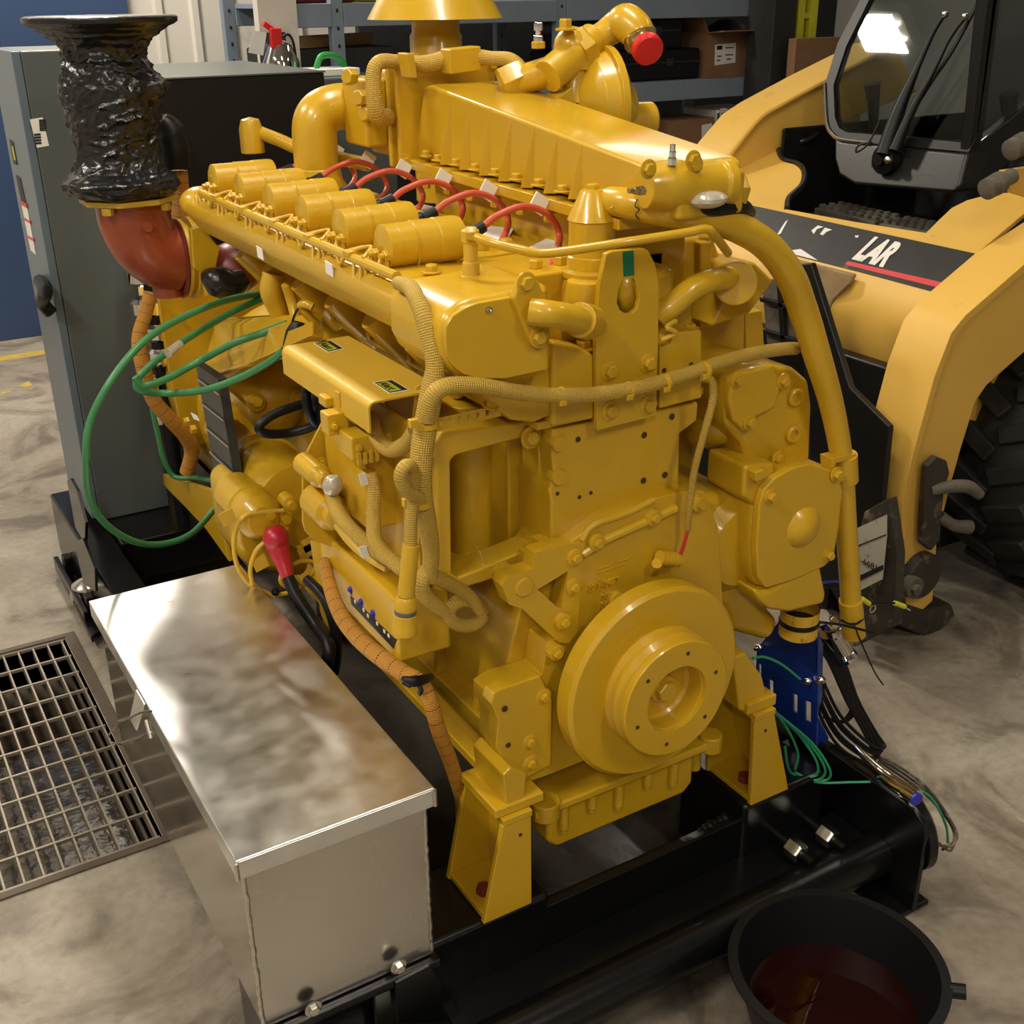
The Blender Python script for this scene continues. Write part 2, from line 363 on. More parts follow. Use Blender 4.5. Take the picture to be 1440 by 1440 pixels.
def text(s_, parent, name, m, o, xd, yd, size, ext=.0006, shear=0, bold=0, align='LEFT'):
    cu = bpy.data.curves.new(name, 'FONT'); cu.body = s_; cu.size = size; cu.extrude = ext; cu.shear = shear; cu.offset = bold; cu.align_x = align
    tmp = bpy.data.objects.new('tmp', cu); COL.objects.link(tmp)
    dg = bpy.context.evaluated_depsgraph_get(); dg.update()
    me = bpy.data.meshes.new_from_object(tmp.evaluated_get(dg)); bpy.data.objects.remove(tmp)
    xd = V(xd); yd = V(yd); zd = xd.normalized().cross(yd.normalized())
    Mx = Matrix((xd, yd, zd)).transposed(); me.transform(Mx.to_4x4())
    me.materials.clear(); me.materials.append(M[m]); ob = bpy.data.objects.new(name, me); COL.objects.link(ob); link(ob, V(o), parent)
    return ob
# ================================================================= SETTING
M['rust'] = mat('dirty_rusted_angle', (0.10, 0.075, 0.055), .6, .2, .4, 12, .5, 40)
def struct(name, mb, m, parent=None, **k):
    ob = mb.build(name, m, parent, **k)
    if parent is None: ob['kind'] = 'structure'
    return ob
GX0, GX1, GY0, GY1 = -.62, .365, 2.10, 3.09      # drain pit opening
XW0, XW1, YW0, YW1 = -4.5, 6.6, -4.5, 6.55
mb = MB()
for a, b in (((XW0, YW0), (XW1, GY0)), ((XW0, GY1), (XW1, YW1)), ((XW0, GY0), (GX0, GY1)), ((GX1, GY0), (XW1, GY1))):
    mb.box((a[0], a[1], -.12), (b[0], b[1], 0))
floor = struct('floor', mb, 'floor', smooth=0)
mb = MB(); e = .006
mb.box((GX0-.05, GY0-.05, -.5), (GX1+.05, GY1+.05, -.17))
pit = struct('floor', mb, 'pit', smooth=0); pit['label'] = 'wet muddy bottom of the floor drain pit'
mb = MB()
mb.box((GX0-.04, GY0-.04, -.4), (GX0, GY1+.04, -.002)); mb.box((GX1, GY0-.04, -.4), (GX1+.04, GY1+.04, -.002))
mb.box((GX0, GY0-.04, -.4), (GX1, GY0, -.002)); mb.box((GX0, GY1, -.4), (GX1, GY1+.04, -.002))
struct('trim_1', mb, 'curb', smooth=0, label='concrete sides of the floor drain pit')
mb = MB()
for a, b in (((GX0-.03, GY0-.022), (GX1+.03, GY0-.002)), ((GX0-.03, GY1+.002), (GX1+.03, GY1+.022)), ((GX1+.002, GY0-.002), (GX1+.03, GY1+.002)), ((GX0-.03, GY0-.002), (GX0-.002, GY1+.002))):
    mb.box((a[0], a[1], 0.0005), (b[0], b[1], .005))
struct('trim_2', mb, 'rust', smooth=0, bevel=.001, label='rusty steel angle frame around the floor drain')
# back wall: white ribbed metal sheets as panels
wall = struct('wall_back', MB().box((XW0, YW1, 0), (XW1, YW1+.12, CEIL)), 'wallw', smooth=0)
x = XW0; k = 0
while x < 2.7:
    if not (.98 < x < 1.70):
        mb = MB()
        zb = .22
        mb.prism([(x, YW1, zb), (x+.012, YW1-.022, zb), (x+.045, YW1-.022, zb), (x+.057, YW1, zb)], (0, 0, CEIL-zb))
        mb.build('wall_rib', 'wallw', wall, smooth=0)
    x += .19
struct('wall_left', MB().box((XW0-.12, YW0, 0), (XW0, YW1+.12, CEIL)), 'wallw', smooth=0)
struct('wall_right', MB().box((XW1, YW0, 0), (XW1+.12, YW1+.12, CEIL)), M['ceil'], smooth=0)
struct('wall_front', MB().box((XW0-.12, YW0-.12, 0), (XW1+.12, YW0, CEIL)), 'wallw', smooth=0)
struct('ceiling', MB().box((XW0-.12, YW0-.12, CEIL), (XW1+.12, YW1+.12, CEIL+.1)), 'ceil', smooth=0)
struct('baseboard_back', MB().box((XW0, YW1-.035, 0), (2.7, YW1-.001, .215)), 'curb', bevel=.012)
mb = MB(); mb.prism([(XW0, 6.10, .0006), (1.06, 6.10, .0006), (1.06, 6.19, .0006), (XW0, 6.19, .0006)], (0, 0, .0006))
struct('trim_3', mb, 'yline', smooth=0, label='worn yellow line painted on the floor along the wall')
mb = MB(); mb.prism(PL([(0, 550), (20, 546), (14, 552), (2, 554)], z=.0006), (0,0,.0006)); mb.prism(PL([(24, 543), (40, 536), (46, 542), (34, 545)], z=.0006), (0,0,.0006))
struct('trim_4', mb, 'yline', smooth=0, label='remains of yellow paint on the concrete')
# blue door
d1 = struct('door_1', MB().box((.42, YW1-.06, .0), (1.63, YW1-.012, 2.6)), 'bluedoor', bevel=.004)
MB().box((.98, YW1-.066, 0), (.992, YW1-.058, 2.6)).build('door_seam', 'ink', d1)
MB().cyl((.55, YW1-.06, 1.62), (.55, YW1-.085, 1.62), .02).build('door_handle', 'steel', d1)
# ceiling lamps
FL = ['above the drain grate nearest the left wall', 'over the floor left of the skid and nearer the back wall', 'above the black enclosure near the blue door', 'straight above the gas engine', 'farthest behind the camera on the left', 'behind the camera in line with the engine', 'above the loader cab by the shelving', 'above the near loader arm and tyre']
for li, (lx, ly, w) in enumerate(LAMPS):
    t = thing('ceiling_light', 'two-tube ceiling light fixture ' + FL[li], 'lamp', (lx, ly, CEIL-.10), 'fluorescent fixtures on the ceiling')
    hl = .62 if li != 2 else .2
    MB().box((lx-.13, ly-hl, CEIL-.09), (lx+.13, ly+hl, CEIL-.001)).build('housing', 'white', t, bevel=.005)
    for dx in (-.06, .06): MB().cyl((lx+dx, ly-hl+.02, CEIL-.108), (lx+dx, ly+hl-.02, CEIL-.108), .016, n=10).build('lamp_tube', 'tube', t)

# ---- drain grate
t = thing('drain_grate', 'galvanised bar grating lying over the floor drain pit', 'grate', ((GX0+GX1)/2, (GY0+GY1)/2, 0))
nb = 26
bar0 = None
for i in range(nb):
    x = GX1 - .010 - i*(GX1-GX0-.02)/(nb-1)
    if bar0 is None:
        bar0 = MB().box((x-.0022, GY0+.004, -.034), (x+.0022, GY1-.004, -.002)).build('bearing_bar', 'grate', t, smooth=0); x00 = x
    else: dup(bar0, (x-x00, 0, 0))
c0 = None
for j in range(11):
    y = GY0+.004+.098*j+.004
    if c0 is None:
        c0 = MB().box((GX0+.004, y-.003, -.009), (GX1-.004, y+.003, -.001)).build('cross_bar', 'grate', t, smooth=0); y00 = y
    else: dup(c0, (0, y-y00, 0))
for i, (u, v) in enumerate(((95, 925), (90, 950))):
    pass

# ================================================================= SHELVING BEHIND
SY = 5.35; SYB = 5.95
sh = thing('steel_shelving', 'grey blue steel pallet shelving along the back wall', 'shelf', (3.4, SY, 0))
def post(x, y, parent=sh): 
    mb = MB().box((x-.03, y-.025, 0), (x+.03, y+.025, 2.6)); o = mb.build('post', 'lblue', parent, bevel=.004)
    for k in range(16):
        z = .9 + k*.075; hb = MB().box((x-.006, y-.0262, z), (x+.006, y-.0255, z+.016)); hb.build('slot', 'ink', o, smooth=0)
def xat(u, y): return P(u, 60, y=y).x
px_posts = [xat(385, SY), xat(474, SY), xat(786, SY), xat(1066, SY)]
for xx in px_posts: post(xx, SY)
for xx in (px_posts[0], px_posts[1], px_posts[2], px_posts[3]): post(xx, SYB)
zt = P(530, 20, y=SY).z; zm = P(870, 132, y=SY).z
def beam(x0, x1, zc, h=.10, y=SY): MB().box((x0+.03, y-.03, zc-h/2), (x1-.03, y+.02, zc+h/2)).build('shelf_beam', 'lblue', sh, bevel=.004)
def deck(x0, x1, zc): MB().box((x0+.031, SY+.021, zc-.02), (x1-.031, SYB-.026, zc)).build('shelf_deck', 'lblue', sh)
for a, b in ((0, 1), (1, 2), (2, 3)):
    for zc in (zt, zm, .45):
        if a == 0 and zc != zt: continue
        beam(px_posts[a], px_posts[b], zc); beam(px_posts[a], px_posts[b], zc, y=SYB); deck(px_posts[a], px_posts[b], zc+.05)
# backing behind the shelves: dark clutter wall panel
struct('trim_5', MB().box((2.9, YW1-.05, 0), (XW1, YW1-.002, CEIL)), 'gunk', smooth=0, label='dark wall sheeting behind the shelves')
zd = zm+.05; zd2 = zt+.05
# things on shelves
def sbox(name, label, cat, a, b, m, y0=SY+.03, d=.3, zb=None, zt_=None, grp=None, bev=.006):
    """a box whose front face spans pixels a..b on plane y0"""
    p = P(*a, y=y0); q = P(*b, y=y0)
    z0 = p.z if zb is None else zb; z1 = q.z if zt_ is None else zt_
    return tag(MB().box((p.x, y0, z0), (q.x, y0+d, z1)).build(name, m, bevel=bev), label, cat, grp)
# carton with open flaps
p = P(1003, 112, y=SY); q = P(1050, 50, y=SY+.02)
x0, x1 = P(998, 100, y=SY).x, P(1062, 100, y=SY).x; zc = zd; z1 = P(1030, 46, y=SY).z
t = thing('cardboard_carton', 'brown cardboard carton with raised flaps and a white printed label on the shelf', 'box', ((x0+x1)/2, SY+.25, zc))
mb = MB(); th = .006; y0, y1 = SY+.03, SY+.47
mb.box((x0, y0, zc+.001), (x1, y0+th, z1)); mb.box((x0, y1-th, zc+.001), (x1, y1, z1)); mb.box((x0, y0+th, zc+.001), (x0+th, y1-th, z1)); mb.box((x1-th, y0+th, zc+.001), (x1, y1-th, z1)); mb.box((x0+th, y0+th, zc+.001), (x1-th, y1-th, zc+.01))
mb.build('carton_body', 'card', t, smooth=0)
MB().prism([(x0, y0, z1), (x0, y1, z1), (x0-.12, y1, z1+.14), (x0-.09, y0, z1+.16)], (.006, 0, .003)).build('flap', 'card', t, smooth=0)
MB().prism([(x0, y0, z1), (x1, y0, z1), (x1+.12, y0-.13, z1+.01), (x0, y0-.13, z1+.01)], (0, 0, .006)).build('flap', 'card', t, smooth=0)
MB().prism([(x1, y0, z1), (x1, y1, z1), (x1+.16, y1, z1+.0), (x1+.16, y0, z1-.02)], (-.003, 0, .006)).build('flap', 'card', t, smooth=0)
lb = MB().prism([P(1005, 92, y=y0-.002), P(1034, 88, y=y0-.002), P(1035, 60, y=y0-.002), P(1006, 63, y=y0-.002)], (0, .0018, 0)).build('label', 'white', t, smooth=0, label='white printed label')
mb = MB()
for k, (a, b) in enumerate((((1008, 70), (1016, 64)), ((1020, 68), (1032, 66)), ((1009, 80), (1015, 78)), ((1020, 78), (1031, 76)), ((1008, 86), (1013, 84)), ((1022, 84), (1028, 82)))):
    A = P(*a, y=y0-.0035); B = P(*b, y=y0-.0035); mb.box((A.x, A.y, A.z), (B.x, A.y+.001, B.z))
mb.build('print', 'ink', lb, smooth=0)
c = P(1022, 36, y=SY+.25)
mb = MB().sphere((c.x, SY+.25, z1-.03), .13, 14, (1.1, .9, .75)); tag(mb.build('plastic_bag', 'purple'), 'dark violet plastic bag bulging from the open carton', 'bag')
# black tool cases left of carton
bx = [((800, 112), (985, 78)), ((812, 75), (960, 42))]
for i, (a, b) in enumerate(bx):
    p = P(*a, y=SY+.05); q = P(*b, y=SY+.05)
    zb = zd+.001 if i == 0 else ztop+.002
    h = .16
    t = thing('tool_case', ('long black plastic tool case on the middle shelf behind the yellow regulator', 'shorter black case stacked on the long tool case')[i], 'case', ((p.x+q.x)/2, SY+.25, zb), None)
    MB().box((p.x, SY+.05, zb), (q.x, SY+.45, zb+h)).build('case_body', 'plastic', t, bevel=.015)
    MB().box((p.x+.01, SY+.043, zb+h*.55), (q.x-.01, SY+.055, zb+h*.6)).build('seam', 'gunk', t)
    for fx in (.25, .75): MB().box((p.x+(q.x-p.x)*fx-.02, SY+.035, zb+h*.45), (p.x+(q.x-p.x)*fx+.02, SY+.05, zb+h*.7)).build('latch', 'gunk', t, bevel=.002)
    ztop = zb+h
# bottom shelf: cartons and blue D box
zl = .50
t = thing('blue_white_carton', 'blue and white carton with a white letter on its side on the lower shelf', 'box', P(1010, 165, y=SY+.05))
a = P(1006, 185, y=SY+.05); b = P(1052, 152, y=SY+.05)
zq = a.z
MB().box((a.x, SY+.05, zq-.1), (b.x+.1, SY+.35, b.z)).build('carton_body', 'white', t, bevel=.004)
a2 = P(1008, 180, y=SY+.048); b2 = P(1050, 156, y=SY+.048)
MB().box((a2.x, SY+.0475, zq-.05), (b2.x+.07, SY+.0495, b2.z)).build('blue_panel', 'bluedoor', t, smooth=0)
text('D', t, 'letter', 'white', P(1010, 172, y=SY+.046), (1,0,0), (0,0,1), .11)
a = P(960, 200, y=SY+.02); b = P(1004, 165, y=SY+.02)
t = thing('small_carton', 'small brown carton with a grey label beside the blue and white carton', 'box', (a.x+.1, SY+.2, a.z-.1))
MB().box((a.x-.1, SY+.02, zq-.1), (P(1004, 185, y=SY+.02).x, SY+.3, b.z)).build('carton_body', 'card', t, bevel=.004)
MB().prism(PL([(987, 195), (1001, 192), (1001, 173), (987, 176)], y=SY+.018), (0, .0015, 0)).build('label', 'white', t, smooth=0)
tag(MB().box((a.x-.95, SY+.05, .501), (a.x+.55, SY+.4, zq-.101)).build('storage_crate', 'gunk', bevel=.01), 'dark storage crate filling the lower shelf under the cartons', 'crate')
# top shelf stuff
tag(MB().box((px_posts[1]+.25, SY+.06, zd2+.001), (px_posts[1]+.75, SY+.4, zd2+.2)).build('yellow_bin', 'ladder', bevel=.02), 'yellow plastic bin on the top shelf', 'bin')
tag(MB().box((px_posts[0]+.08, SY+.06, zd2+.001), (px_posts[0]+.45, SY+.4, zd2+.2)).build('red_bin', 'primer_d', bevel=.02), 'dark red bin on the top shelf beside the wall', 'bin')
tag(MB().box((px_posts[2]+.3, SY+.06, zd2+.001), (px_posts[2]+1.0, SY+.4, zd2+.25)).build('parts_crate', 'card', bevel=.02), 'brown crate on the top shelf above the tool cases', 'crate')
# timber plank and green tray on middle shelf at left
zs = zd
beam(px_posts[0], px_posts[1], zm-.33, .06); deck(px_posts[0], px_posts[1], zm-.30)
for (nm, lab, a, b, h, m, d) in (('timber_plank', 'pale timber plank lying between the shelf posts', (415, 62), (536, 55), .05, 'wood', .12),):
    p = P(*a, y=SY+.1); q = P(*b, y=SY+.25); z = p.z-.02
    mb = MB().prism([(p.x, SY+.08, z), (q.x, SY+.34, z), (q.x-.05, SY+.46, z), (p.x-.05, SY+.2, z)], (0, 0, h)); tag(mb.build(nm, m, bevel=.002), lab, 'plank')
    tag(MB().box((p.x-.1, SY+.1, zd+.001), (q.x, SY+.5, z-.002)).build('parts_box', 'gunk', bevel=.01), 'dark parts box under the timber plank', 'box')
p = P(420, 95, y=SY-.12); q = P(480, 80, y=SY-.12)
t = thing('green_tray', 'bright green plastic tool tray standing on the black enclosure end', 'tray', (p.x+.1, SY-.2, p.z))
MB().box((p.x, SY-.32, p.z-.03), (q.x, SY-.12, p.z)).build('tray_base', 'white', t, bevel=.004)
MB().tube([(p.x+.03, SY-.25, p.z), (p.x+.06, SY-.25, p.z+.05), (p.x+.14, SY-.22, p.z+.045), (q.x-.02, SY-.2, p.z+.005)], .014, 8).build('tray_handle', 'dgreen', t)
tag(MB().box((p.x-.25, SY-.4, 0.0), (q.x+.12, SY-.1, p.z-.031)).build('steel_cabinet', 'grey', bevel=.01), 'grey steel cabinet standing in front of the shelving carrying the green tray', 'cabinet')
# yellow ladder + dark column + brown board
xl = P(1128, 20, y=SY).x
t = thing('step_ladder', 'yellow fibreglass ladder leaning upright behind the loader cab', 'ladder', (xl+.1, SY-.1, 0))
for u in (1124, 1142):
    xx = P(u, 20, y=SY-.2).x; MB().box((xx-.025, SY-.22, 0), (xx+.025, SY-.14, 2.6)).build('rail', 'ladder', t, bevel=.004)
for k in range(8): MB().box((P(1124, 20, y=SY-.2).x+.026, SY-.21, .3+k*.3), (P(1142, 20, y=SY-.2).x-.026, SY-.15, .33+k*.3)).build('rung', 'ladder', t)
xx = P(1082, 60, y=SY-.15).x
struct('trim_6', MB().box((xx-.07, SY-.25, 0), (xx+.09, SY-.04, CEIL-.002)), 'gunk', bevel=.004, label='dark steel building column between shelving and ladder')
a = P(1104, 120, y=SY-.3); tag(MB().box((a.x, SY-.36, 0), (a.x+.55, SY-.3, P(1110, 54, y=SY-.3).z)).build('plywood_sheet', 'card', bevel=.002), 'brown plywood sheet standing behind the loader arm', 'board')

# fire extinguisher on wall by shelf
ex = P(384, 60, y=5.2)
t = thing('fire_extinguisher', 'chromed fire extinguisher with red handle and paper tag on the wall beside the shelving', 'extinguisher', (ex.x, 5.2, 1.2))
MB().lathe((ex.x+.03, 5.2, 1.02), (0,0,1), [(.075, 0), (.08, .02), (.08, .36), (.05, .43), (.02, .45)], 24).build('cylinder_body', 'chrome', t)
MB().tube([(ex.x+.03, 5.2, 1.47), (ex.x+.02, 5.2, 1.50), (ex.x-.04, 5.19, 1.54)], .012, 8).build('handle', 'redcap', t)
MB().box((ex.x-.02, 5.16, 1.44), (ex.x+.03, 5.19, 1.52)).build('lever_head', 'redcap', t, bevel=.005)
MB().prism(PL([(349, 74), (370, 78), (375, 46), (357, 43)], y=5.15), (0, .001, 0)).build('paper_tag', 'white', t, smooth=0)
MB().tube([(ex.x+.03, 5.18, 1.48), (ex.x+.07, 5.18, 1.49), (ex.x+.09, 5.18, 1.42), (ex.x+.09, 5.18, 1.2)], .006, 8).build('hose', 'plastic', t)
MB().box((ex.x-.03, 5.28, 1.2), (ex.x+.09, 5.30, 1.5)).build('mount_plate', 'ink', t)
struct('trim_7', MB().box((ex.x-.02, 5.30, 0), (ex.x+.16, 5.36, CEIL-.002)), 'wallw', smooth=0, label='white painted upright carrying the fire extinguisher')
# ================================================================= SKID AND WHAT STANDS ON IT
ST = .23   # top of the skid
sk = thing('skid_frame', 'black painted steel skid frame carrying the yellow engine', 'skid', (1.05, 2.6, 0))
def skp(name, mb, **k): return mb.build(name, 'black', sk, **k)
skp('front_beam', MB().box((.335, 1.312, .03), (1.50, 1.335, ST-.032)), bevel=.004)
skp('beam_end_block', MB().box((.335, 1.308, .03), (.845, 1.47, ST)), bevel=.010, seg=3)
skp('left_rail', MB().box((.465, 1.471, .03), (.558, 3.62, ST)), bevel=.006)
skp('right_rail', MB().box((1.40, 1.501, .03), (1.50, 4.1, ST)), bevel=.006)
skp('cross_beam', MB().box((1.0, 2.62, .03), (1.399, 2.78, ST-.01)), bevel=.006)
skp('cross_beam', MB().box((.60, 3.86, .03), (1.399, 4.1, ST-.01)), bevel=.006)
skp('platform', MB().box((.559, 3.08, ST-.10), (.93, 3.85, ST+.02)), bevel=.004)
# front pedestal under the right engine mount
skp('mount_pedestal', MB().box((1.285, 1.306, .03), (1.50, 1.50, ST)), bevel=.012, seg=3)
# front tube
tz = ST-.105-.008; ty = 1.195
skp('front_tube', MB().cyl((.43, ty, .085), (1.544, ty, .085), .042, n=36))
skp('lower_plate', MB().box((.62, 1.20, .095), (1.54, 1.311, .107)))
# right end plate, foot and pipe flange
ep = [P(1298, 1163, x=1.53), P(1285, 1272, x=1.53), (1.53, 1.52, .0), (1.53, 1.52, .255), P(1180, 1083, x=1.53)]
ep = [(1.545, 1.095, .012), (1.545, 1.46, .012), (1.545, 1.46, .235), (1.545, 1.13, .235), (1.545, 1.105, .22), (1.545, 1.095, .195)]
skp('end_plate', MB().prism(ep, (.012, 0, 0)), bevel=.002)
skp('foot', MB().box((1.50, 1.10, 0), (1.60, 1.24, .012)), bevel=.004)
skp('outrigger', MB().box((1.501, 1.35, .03), (1.544, 1.46, .20)), bevel=.004)
MB().lathe((1.575, 1.17, .15), (1, -.25, .1), [(.075, 0), (.085, .005), (.085, .022), (.075, .03), (.05, .03)], 40).build('pipe_flange', 'black', sk)
MB().tube([(1.59, 1.17, .15), (1.60, 1.30, .16), (1.58, 1.6, .16)], .04, 20).build('pipe_stub', 'black', sk)
# threaded rods with large hex nuts through the beam
for (u, v) in ((1125, 1200), (1170, 1180)):
    p = P(u, v, y=1.235)
    MB().cyl((p.x, 1.311, p.z), (p.x, 1.20, p.z), .010, n=14).build('threaded_rod', 'black', sk)
    MB().hexa((p.x, 1.262, p.z), (0, -1, 0), .021, .034).build('hex_nut', 'steel', sk, bevel=.0015, label='bright zinc hex nut')
# bracket in front of the box: top flange and plate, bolts, leg
br = skp('box_bracket', MB().box((.325, 1.268, P(530, 1400, y=1.268).z), (.612, 1.276, ST+.006)), bevel=.002)
skp('bracket_flange', MB().box((.325, 1.276, ST-.004), (.612, 1.312, ST+.004)), bevel=.001)
for (u, v) in ((441, 1419), (561, 1360)):
    p = P(u, v, y=1.268); bolt(br, (p.x, 1.268, p.z), (0,-1,0), .009, .008, 'steel')
p = P(530, 1400, y=1.30); MB().box((p.x-.012, 1.277, 0), (p.x+.014, 1.287, ST-.020)).build('leg_channel', 'steel', sk, label='bare steel channel leg')
skp('gusset', MB().prism([P(557, 1383, y=1.262), P(604, 1358, y=1.262), P(626, 1388, y=1.262), P(655, 1440, y=1.262), P(560, 1440, y=1.262)], (0, .006, 0)), bevel=.001)
# weld beads along the beam
for (u0, v0, u1, v1, n) in ((655, 1424, 690, 1405, 9), (760, 1340, 800, 1345, 8), (985, 1168, 1020, 1150, 6)):
    for k in range(n):
        f = k/(n-1); p = P(u0+(u1-u0)*f, v0+(v1-v0)*f, y=1.308)
        if p.z > .03 and p.z < .23: MB().sphere((p.x, 1.311, p.z), .005+.002*(k % 3), 8).build('weld_bead', 'black', sk)
# rear left truss of the skid
skp('truss_chord', MB().box((.425, 3.08, .02), (.440, 3.50, .07)), bevel=.003)
skp('side_plate', MB().prism(PL([(94,676),(99,673),(108,690),(120,735),(119,764),(106,742)], x=.452), (.008, 0, 0)), bevel=.001)
skp('side_plate', MB().prism(PL([(104,762),(116,757),(133,800),(134,832),(118,822)], x=.445), (.008, 0, 0)), bevel=.001)
for yy in (3.1, 3.4): skp('truss_stay', MB().box((.441, yy, .02), (.464, yy+.04, .10)), bevel=.003)
skp('mount_foot', MB().prism([P(90, 826, z=.02), P(135, 812, z=.02), P(170, 870, z=.02), P(130, 905, z=.02)], (0, 0, .02)), bevel=.002)
p = P(133, 812, z=.06); MB().lathe((p.x-.035, p.y-.06, .021), (0,0,1), [(.050, 0), (.050, .03), (.042, .055), (.02, .07), (.0005, .075)], 28).build('isolator_cap', 'steel', sk, label='shiny zinc domed isolator cap')
p = P(108, 822, z=.05); MB().cyl((p.x, p.y, .04), (p.x, p.y, .055), .012, n=12).build('stud', 'brass', sk)
skp('cross_plate', MB().box((.475, 2.55, ST-.012), (.68, 2.75, ST+.004)), bevel=.002)

# ---- drain pan
t = thing('drain_pan', 'round black plastic pan of dark red oil on the floor under the front tube', 'pan', (1.21, .99, 0))
c = V((1.215, .985, 0))
pr = [(.105, .002), (.135, .012), (.170, .135), (.182, .138), (.183, .146), (.166, .147), (.130, .018), (.1, .010), (.0005, .010)]
MB().lathe(c, (0,0,1), pr, 64, cap=True).build('pan_body', 'plastic', t)
MB().lathe(c, (0,0,1), [(.0005, .055), (.1405, .055), (.1405, .050), (.0005, .050)], 48, cap=False).build('waste_oil', 'oil', t, label='glossy dark red oil')
sp = P(1312, 1385, z=.14); dd = (V((sp.x, sp.y, 0))-c).normalized()
MB().tube([c+dd*.18+V((0,0,.135)), c+dd*.205+V((0,0,.137))], .013, 12).build('spout', 'plastic', t)
# ---- aluminium storage box
BX0, BX1, BY0, BY1, BZ0, BZ1 = .322, .604, 1.285, 2.135, ST+.008, .545
t = thing('aluminium_storage_box', 'welded aluminium storage box with flanged lid on the left of the skid', 'box', ((BX0+BX1)/2, (BY0+BY1)/2, BZ0))
w = .0025
mb = MB(); mb.box((BX0, BY0, BZ0), (BX1, BY0+w, BZ1)).box((BX0, BY1-w, BZ0), (BX1, BY1, BZ1)).box((BX0+w, BY0+w, BZ0), (BX1-w, BY1-w, BZ0+w))
mb.build('box_ends', 'alu_end', t, smooth=0)
MB().box((BX0, BY0+w, BZ0), (BX0+w, BY1-w, BZ1)).build('side_panel', 'alu_side', t, smooth=0)
MB().box((BX1-w, BY0+w, BZ0), (BX1, BY1-w, BZ1)).build('side_panel', 'alu_side', t, smooth=0)
for xx in (BX0, BX1):
    pts = [V((xx, BY0, BZ0+.003+k*(BZ1-BZ0-.01)/30)) + V((random.uniform(-.0008, .0008), random.uniform(-.0008, .0008), 0)) for k in range(31)]
    MB().tube(pts, [.0030+.0012*(k % 2) for k in range(31)], 8, 2).build('weld_bead', 'weld', t, label='rippled weld seam')
lx0, lx1, ly0, ly1, lz = BX0-.012, BX1+.012, BY0-.014, BY1+.014, .57
mb = MB().box((lx0, ly0, lz-.003), (lx1, ly1, lz)).box((lx0, ly0, lz-.034), (lx0+.003, ly1, lz-.003)).box((lx1-.003, ly0, lz-.034), (lx1, ly1, lz-.003)).box((lx0+.003, ly0, lz-.034), (lx1-.003, ly0+.003, lz-.003)).box((lx0+.003, ly1-.003, lz-.034), (lx1-.003, ly1, lz-.003))
lid = mb.build('lid', 'alu', t, bevel=.0022, seg=3, smooth=0)
for (xx, yy) in ((lx0, ly0), (lx1, ly0)): MB().tube([(xx, yy, lz-.004), (xx, yy, lz-.02), (xx, yy, lz-.033)], .0035, 8, 3).build('weld_bead', 'weld', t)
# hasp and wire pin
yh = P(205, 1010, x=lx0).y; zh = lz-.02
hs = MB().prism([(lx0-.001, yh-.026, lz-.001), (lx0-.001, yh+.026, lz-.001), (lx0-.020, yh+.022, lz-.050), (lx0-.020, yh-.022, lz-.050)], (-.003, 0, 0)).build('hasp', 'alu', t, bevel=.001)
MB().tube([P(213, 1000, x=lx0-.018), P(196, 1003, x=lx0-.022), P(176, 1015, x=lx0-.028), P(155, 1030, x=lx0-.032), P(157, 1044, x=lx0-.03), P(180, 1046, x=lx0-.026), P(200, 1037, x=lx0-.02), P(214, 1030, x=lx0-.018)], .0019, 8).build('pin_wire', 'chrome', t)
MB().tube([P(206, 1012, x=lx0-.02), P(213, 1038, x=lx0-.02)], .004, 8).build('pin', 'steel', t)

# ---- grey electrical cabinet
CX0, CX1, CY0, CY1, CZ0, CZ1 = .545, .748, 3.27, 3.60, ST+.021, 1.53
t = thing('electrical_cabinet', 'tall grey electrical cabinet with a narrow blue-grey door side on the skid platform', 'cabinet', (.75, 3.4, CZ0))
MB().box((CX0, CY0, CZ0), (CX1, CY1, CZ1)).build('cabinet_body', 'grey', t, bevel=.004)
dr = MB().box((CX0-.022, CY0+.004, CZ0+.01), (CX0-.0005, CY1-.004, CZ1)).build('cabinet_door', 'cabface', t, bevel=.003)
MB().prism(PL([(42, 168), (60, 165), (69, 205), (52, 208)], y=CY0-.0015), (0, .001, 0)).build('barcode_label', 'white', t, smooth=0, label='white barcode label')
mb = MB()
for k in range(6):
    a = P(57+k*.2, 168+k*2.8, y=CY0-.0025); mb.box((a.x-.004, a.y, a.z), (a.x+.012, a.y+.0006, a.z-.004))
for k in range(4):
    a = P(50+k*.4, 188+k*4, y=CY0-.0025); mb.box((a.x-.004, a.y, a.z), (a.x+.012, a.y+.0006, a.z-.005))
mb.build('barcode', 'ink', t, smooth=0)
fx = CX0-.024
def face(n, pts, m, lab=None, dx=0):
    o = MB().prism(PL(pts, x=fx-dx), (.0015, 0, 0)).build(n, m, dr, smooth=0)
    if lab: o['label'] = lab
face('display_window', [(13, 196), (18, 200), (24, 232), (19, 230)], 'ink', 'dark display window with a lit green readout')
face('readout', [(16, 205), (18.5, 207), (22, 226), (19.5, 224)], 'stick_g', dx=.001)
face('breaker_window', [(22, 246), (28, 250), (36, 286), (30, 284)], 'ink')
face('warning_label', [(29, 282), (37, 287), (50, 358), (43, 352)], 'white', 'white warning label with red bands')
face('red_band', [(29, 282), (37, 287), (38, 293), (30, 288)], 'redcap', dx=.001)
face('red_band', [(34, 306), (42, 311), (42.7, 315), (34.7, 310)], 'redcap', dx=.001)
face('red_band', [(39, 331), (47, 336), (47.7, 340), (39.7, 335)], 'redcap', dx=.001)
MB().tube([P(56, 395, x=fx-.01), P(64, 410, x=fx-.03), P(60, 425, x=fx-.03), P(72, 440, x=fx-.012)], .018, 8).build('cable_gland', 'plastic', dr)
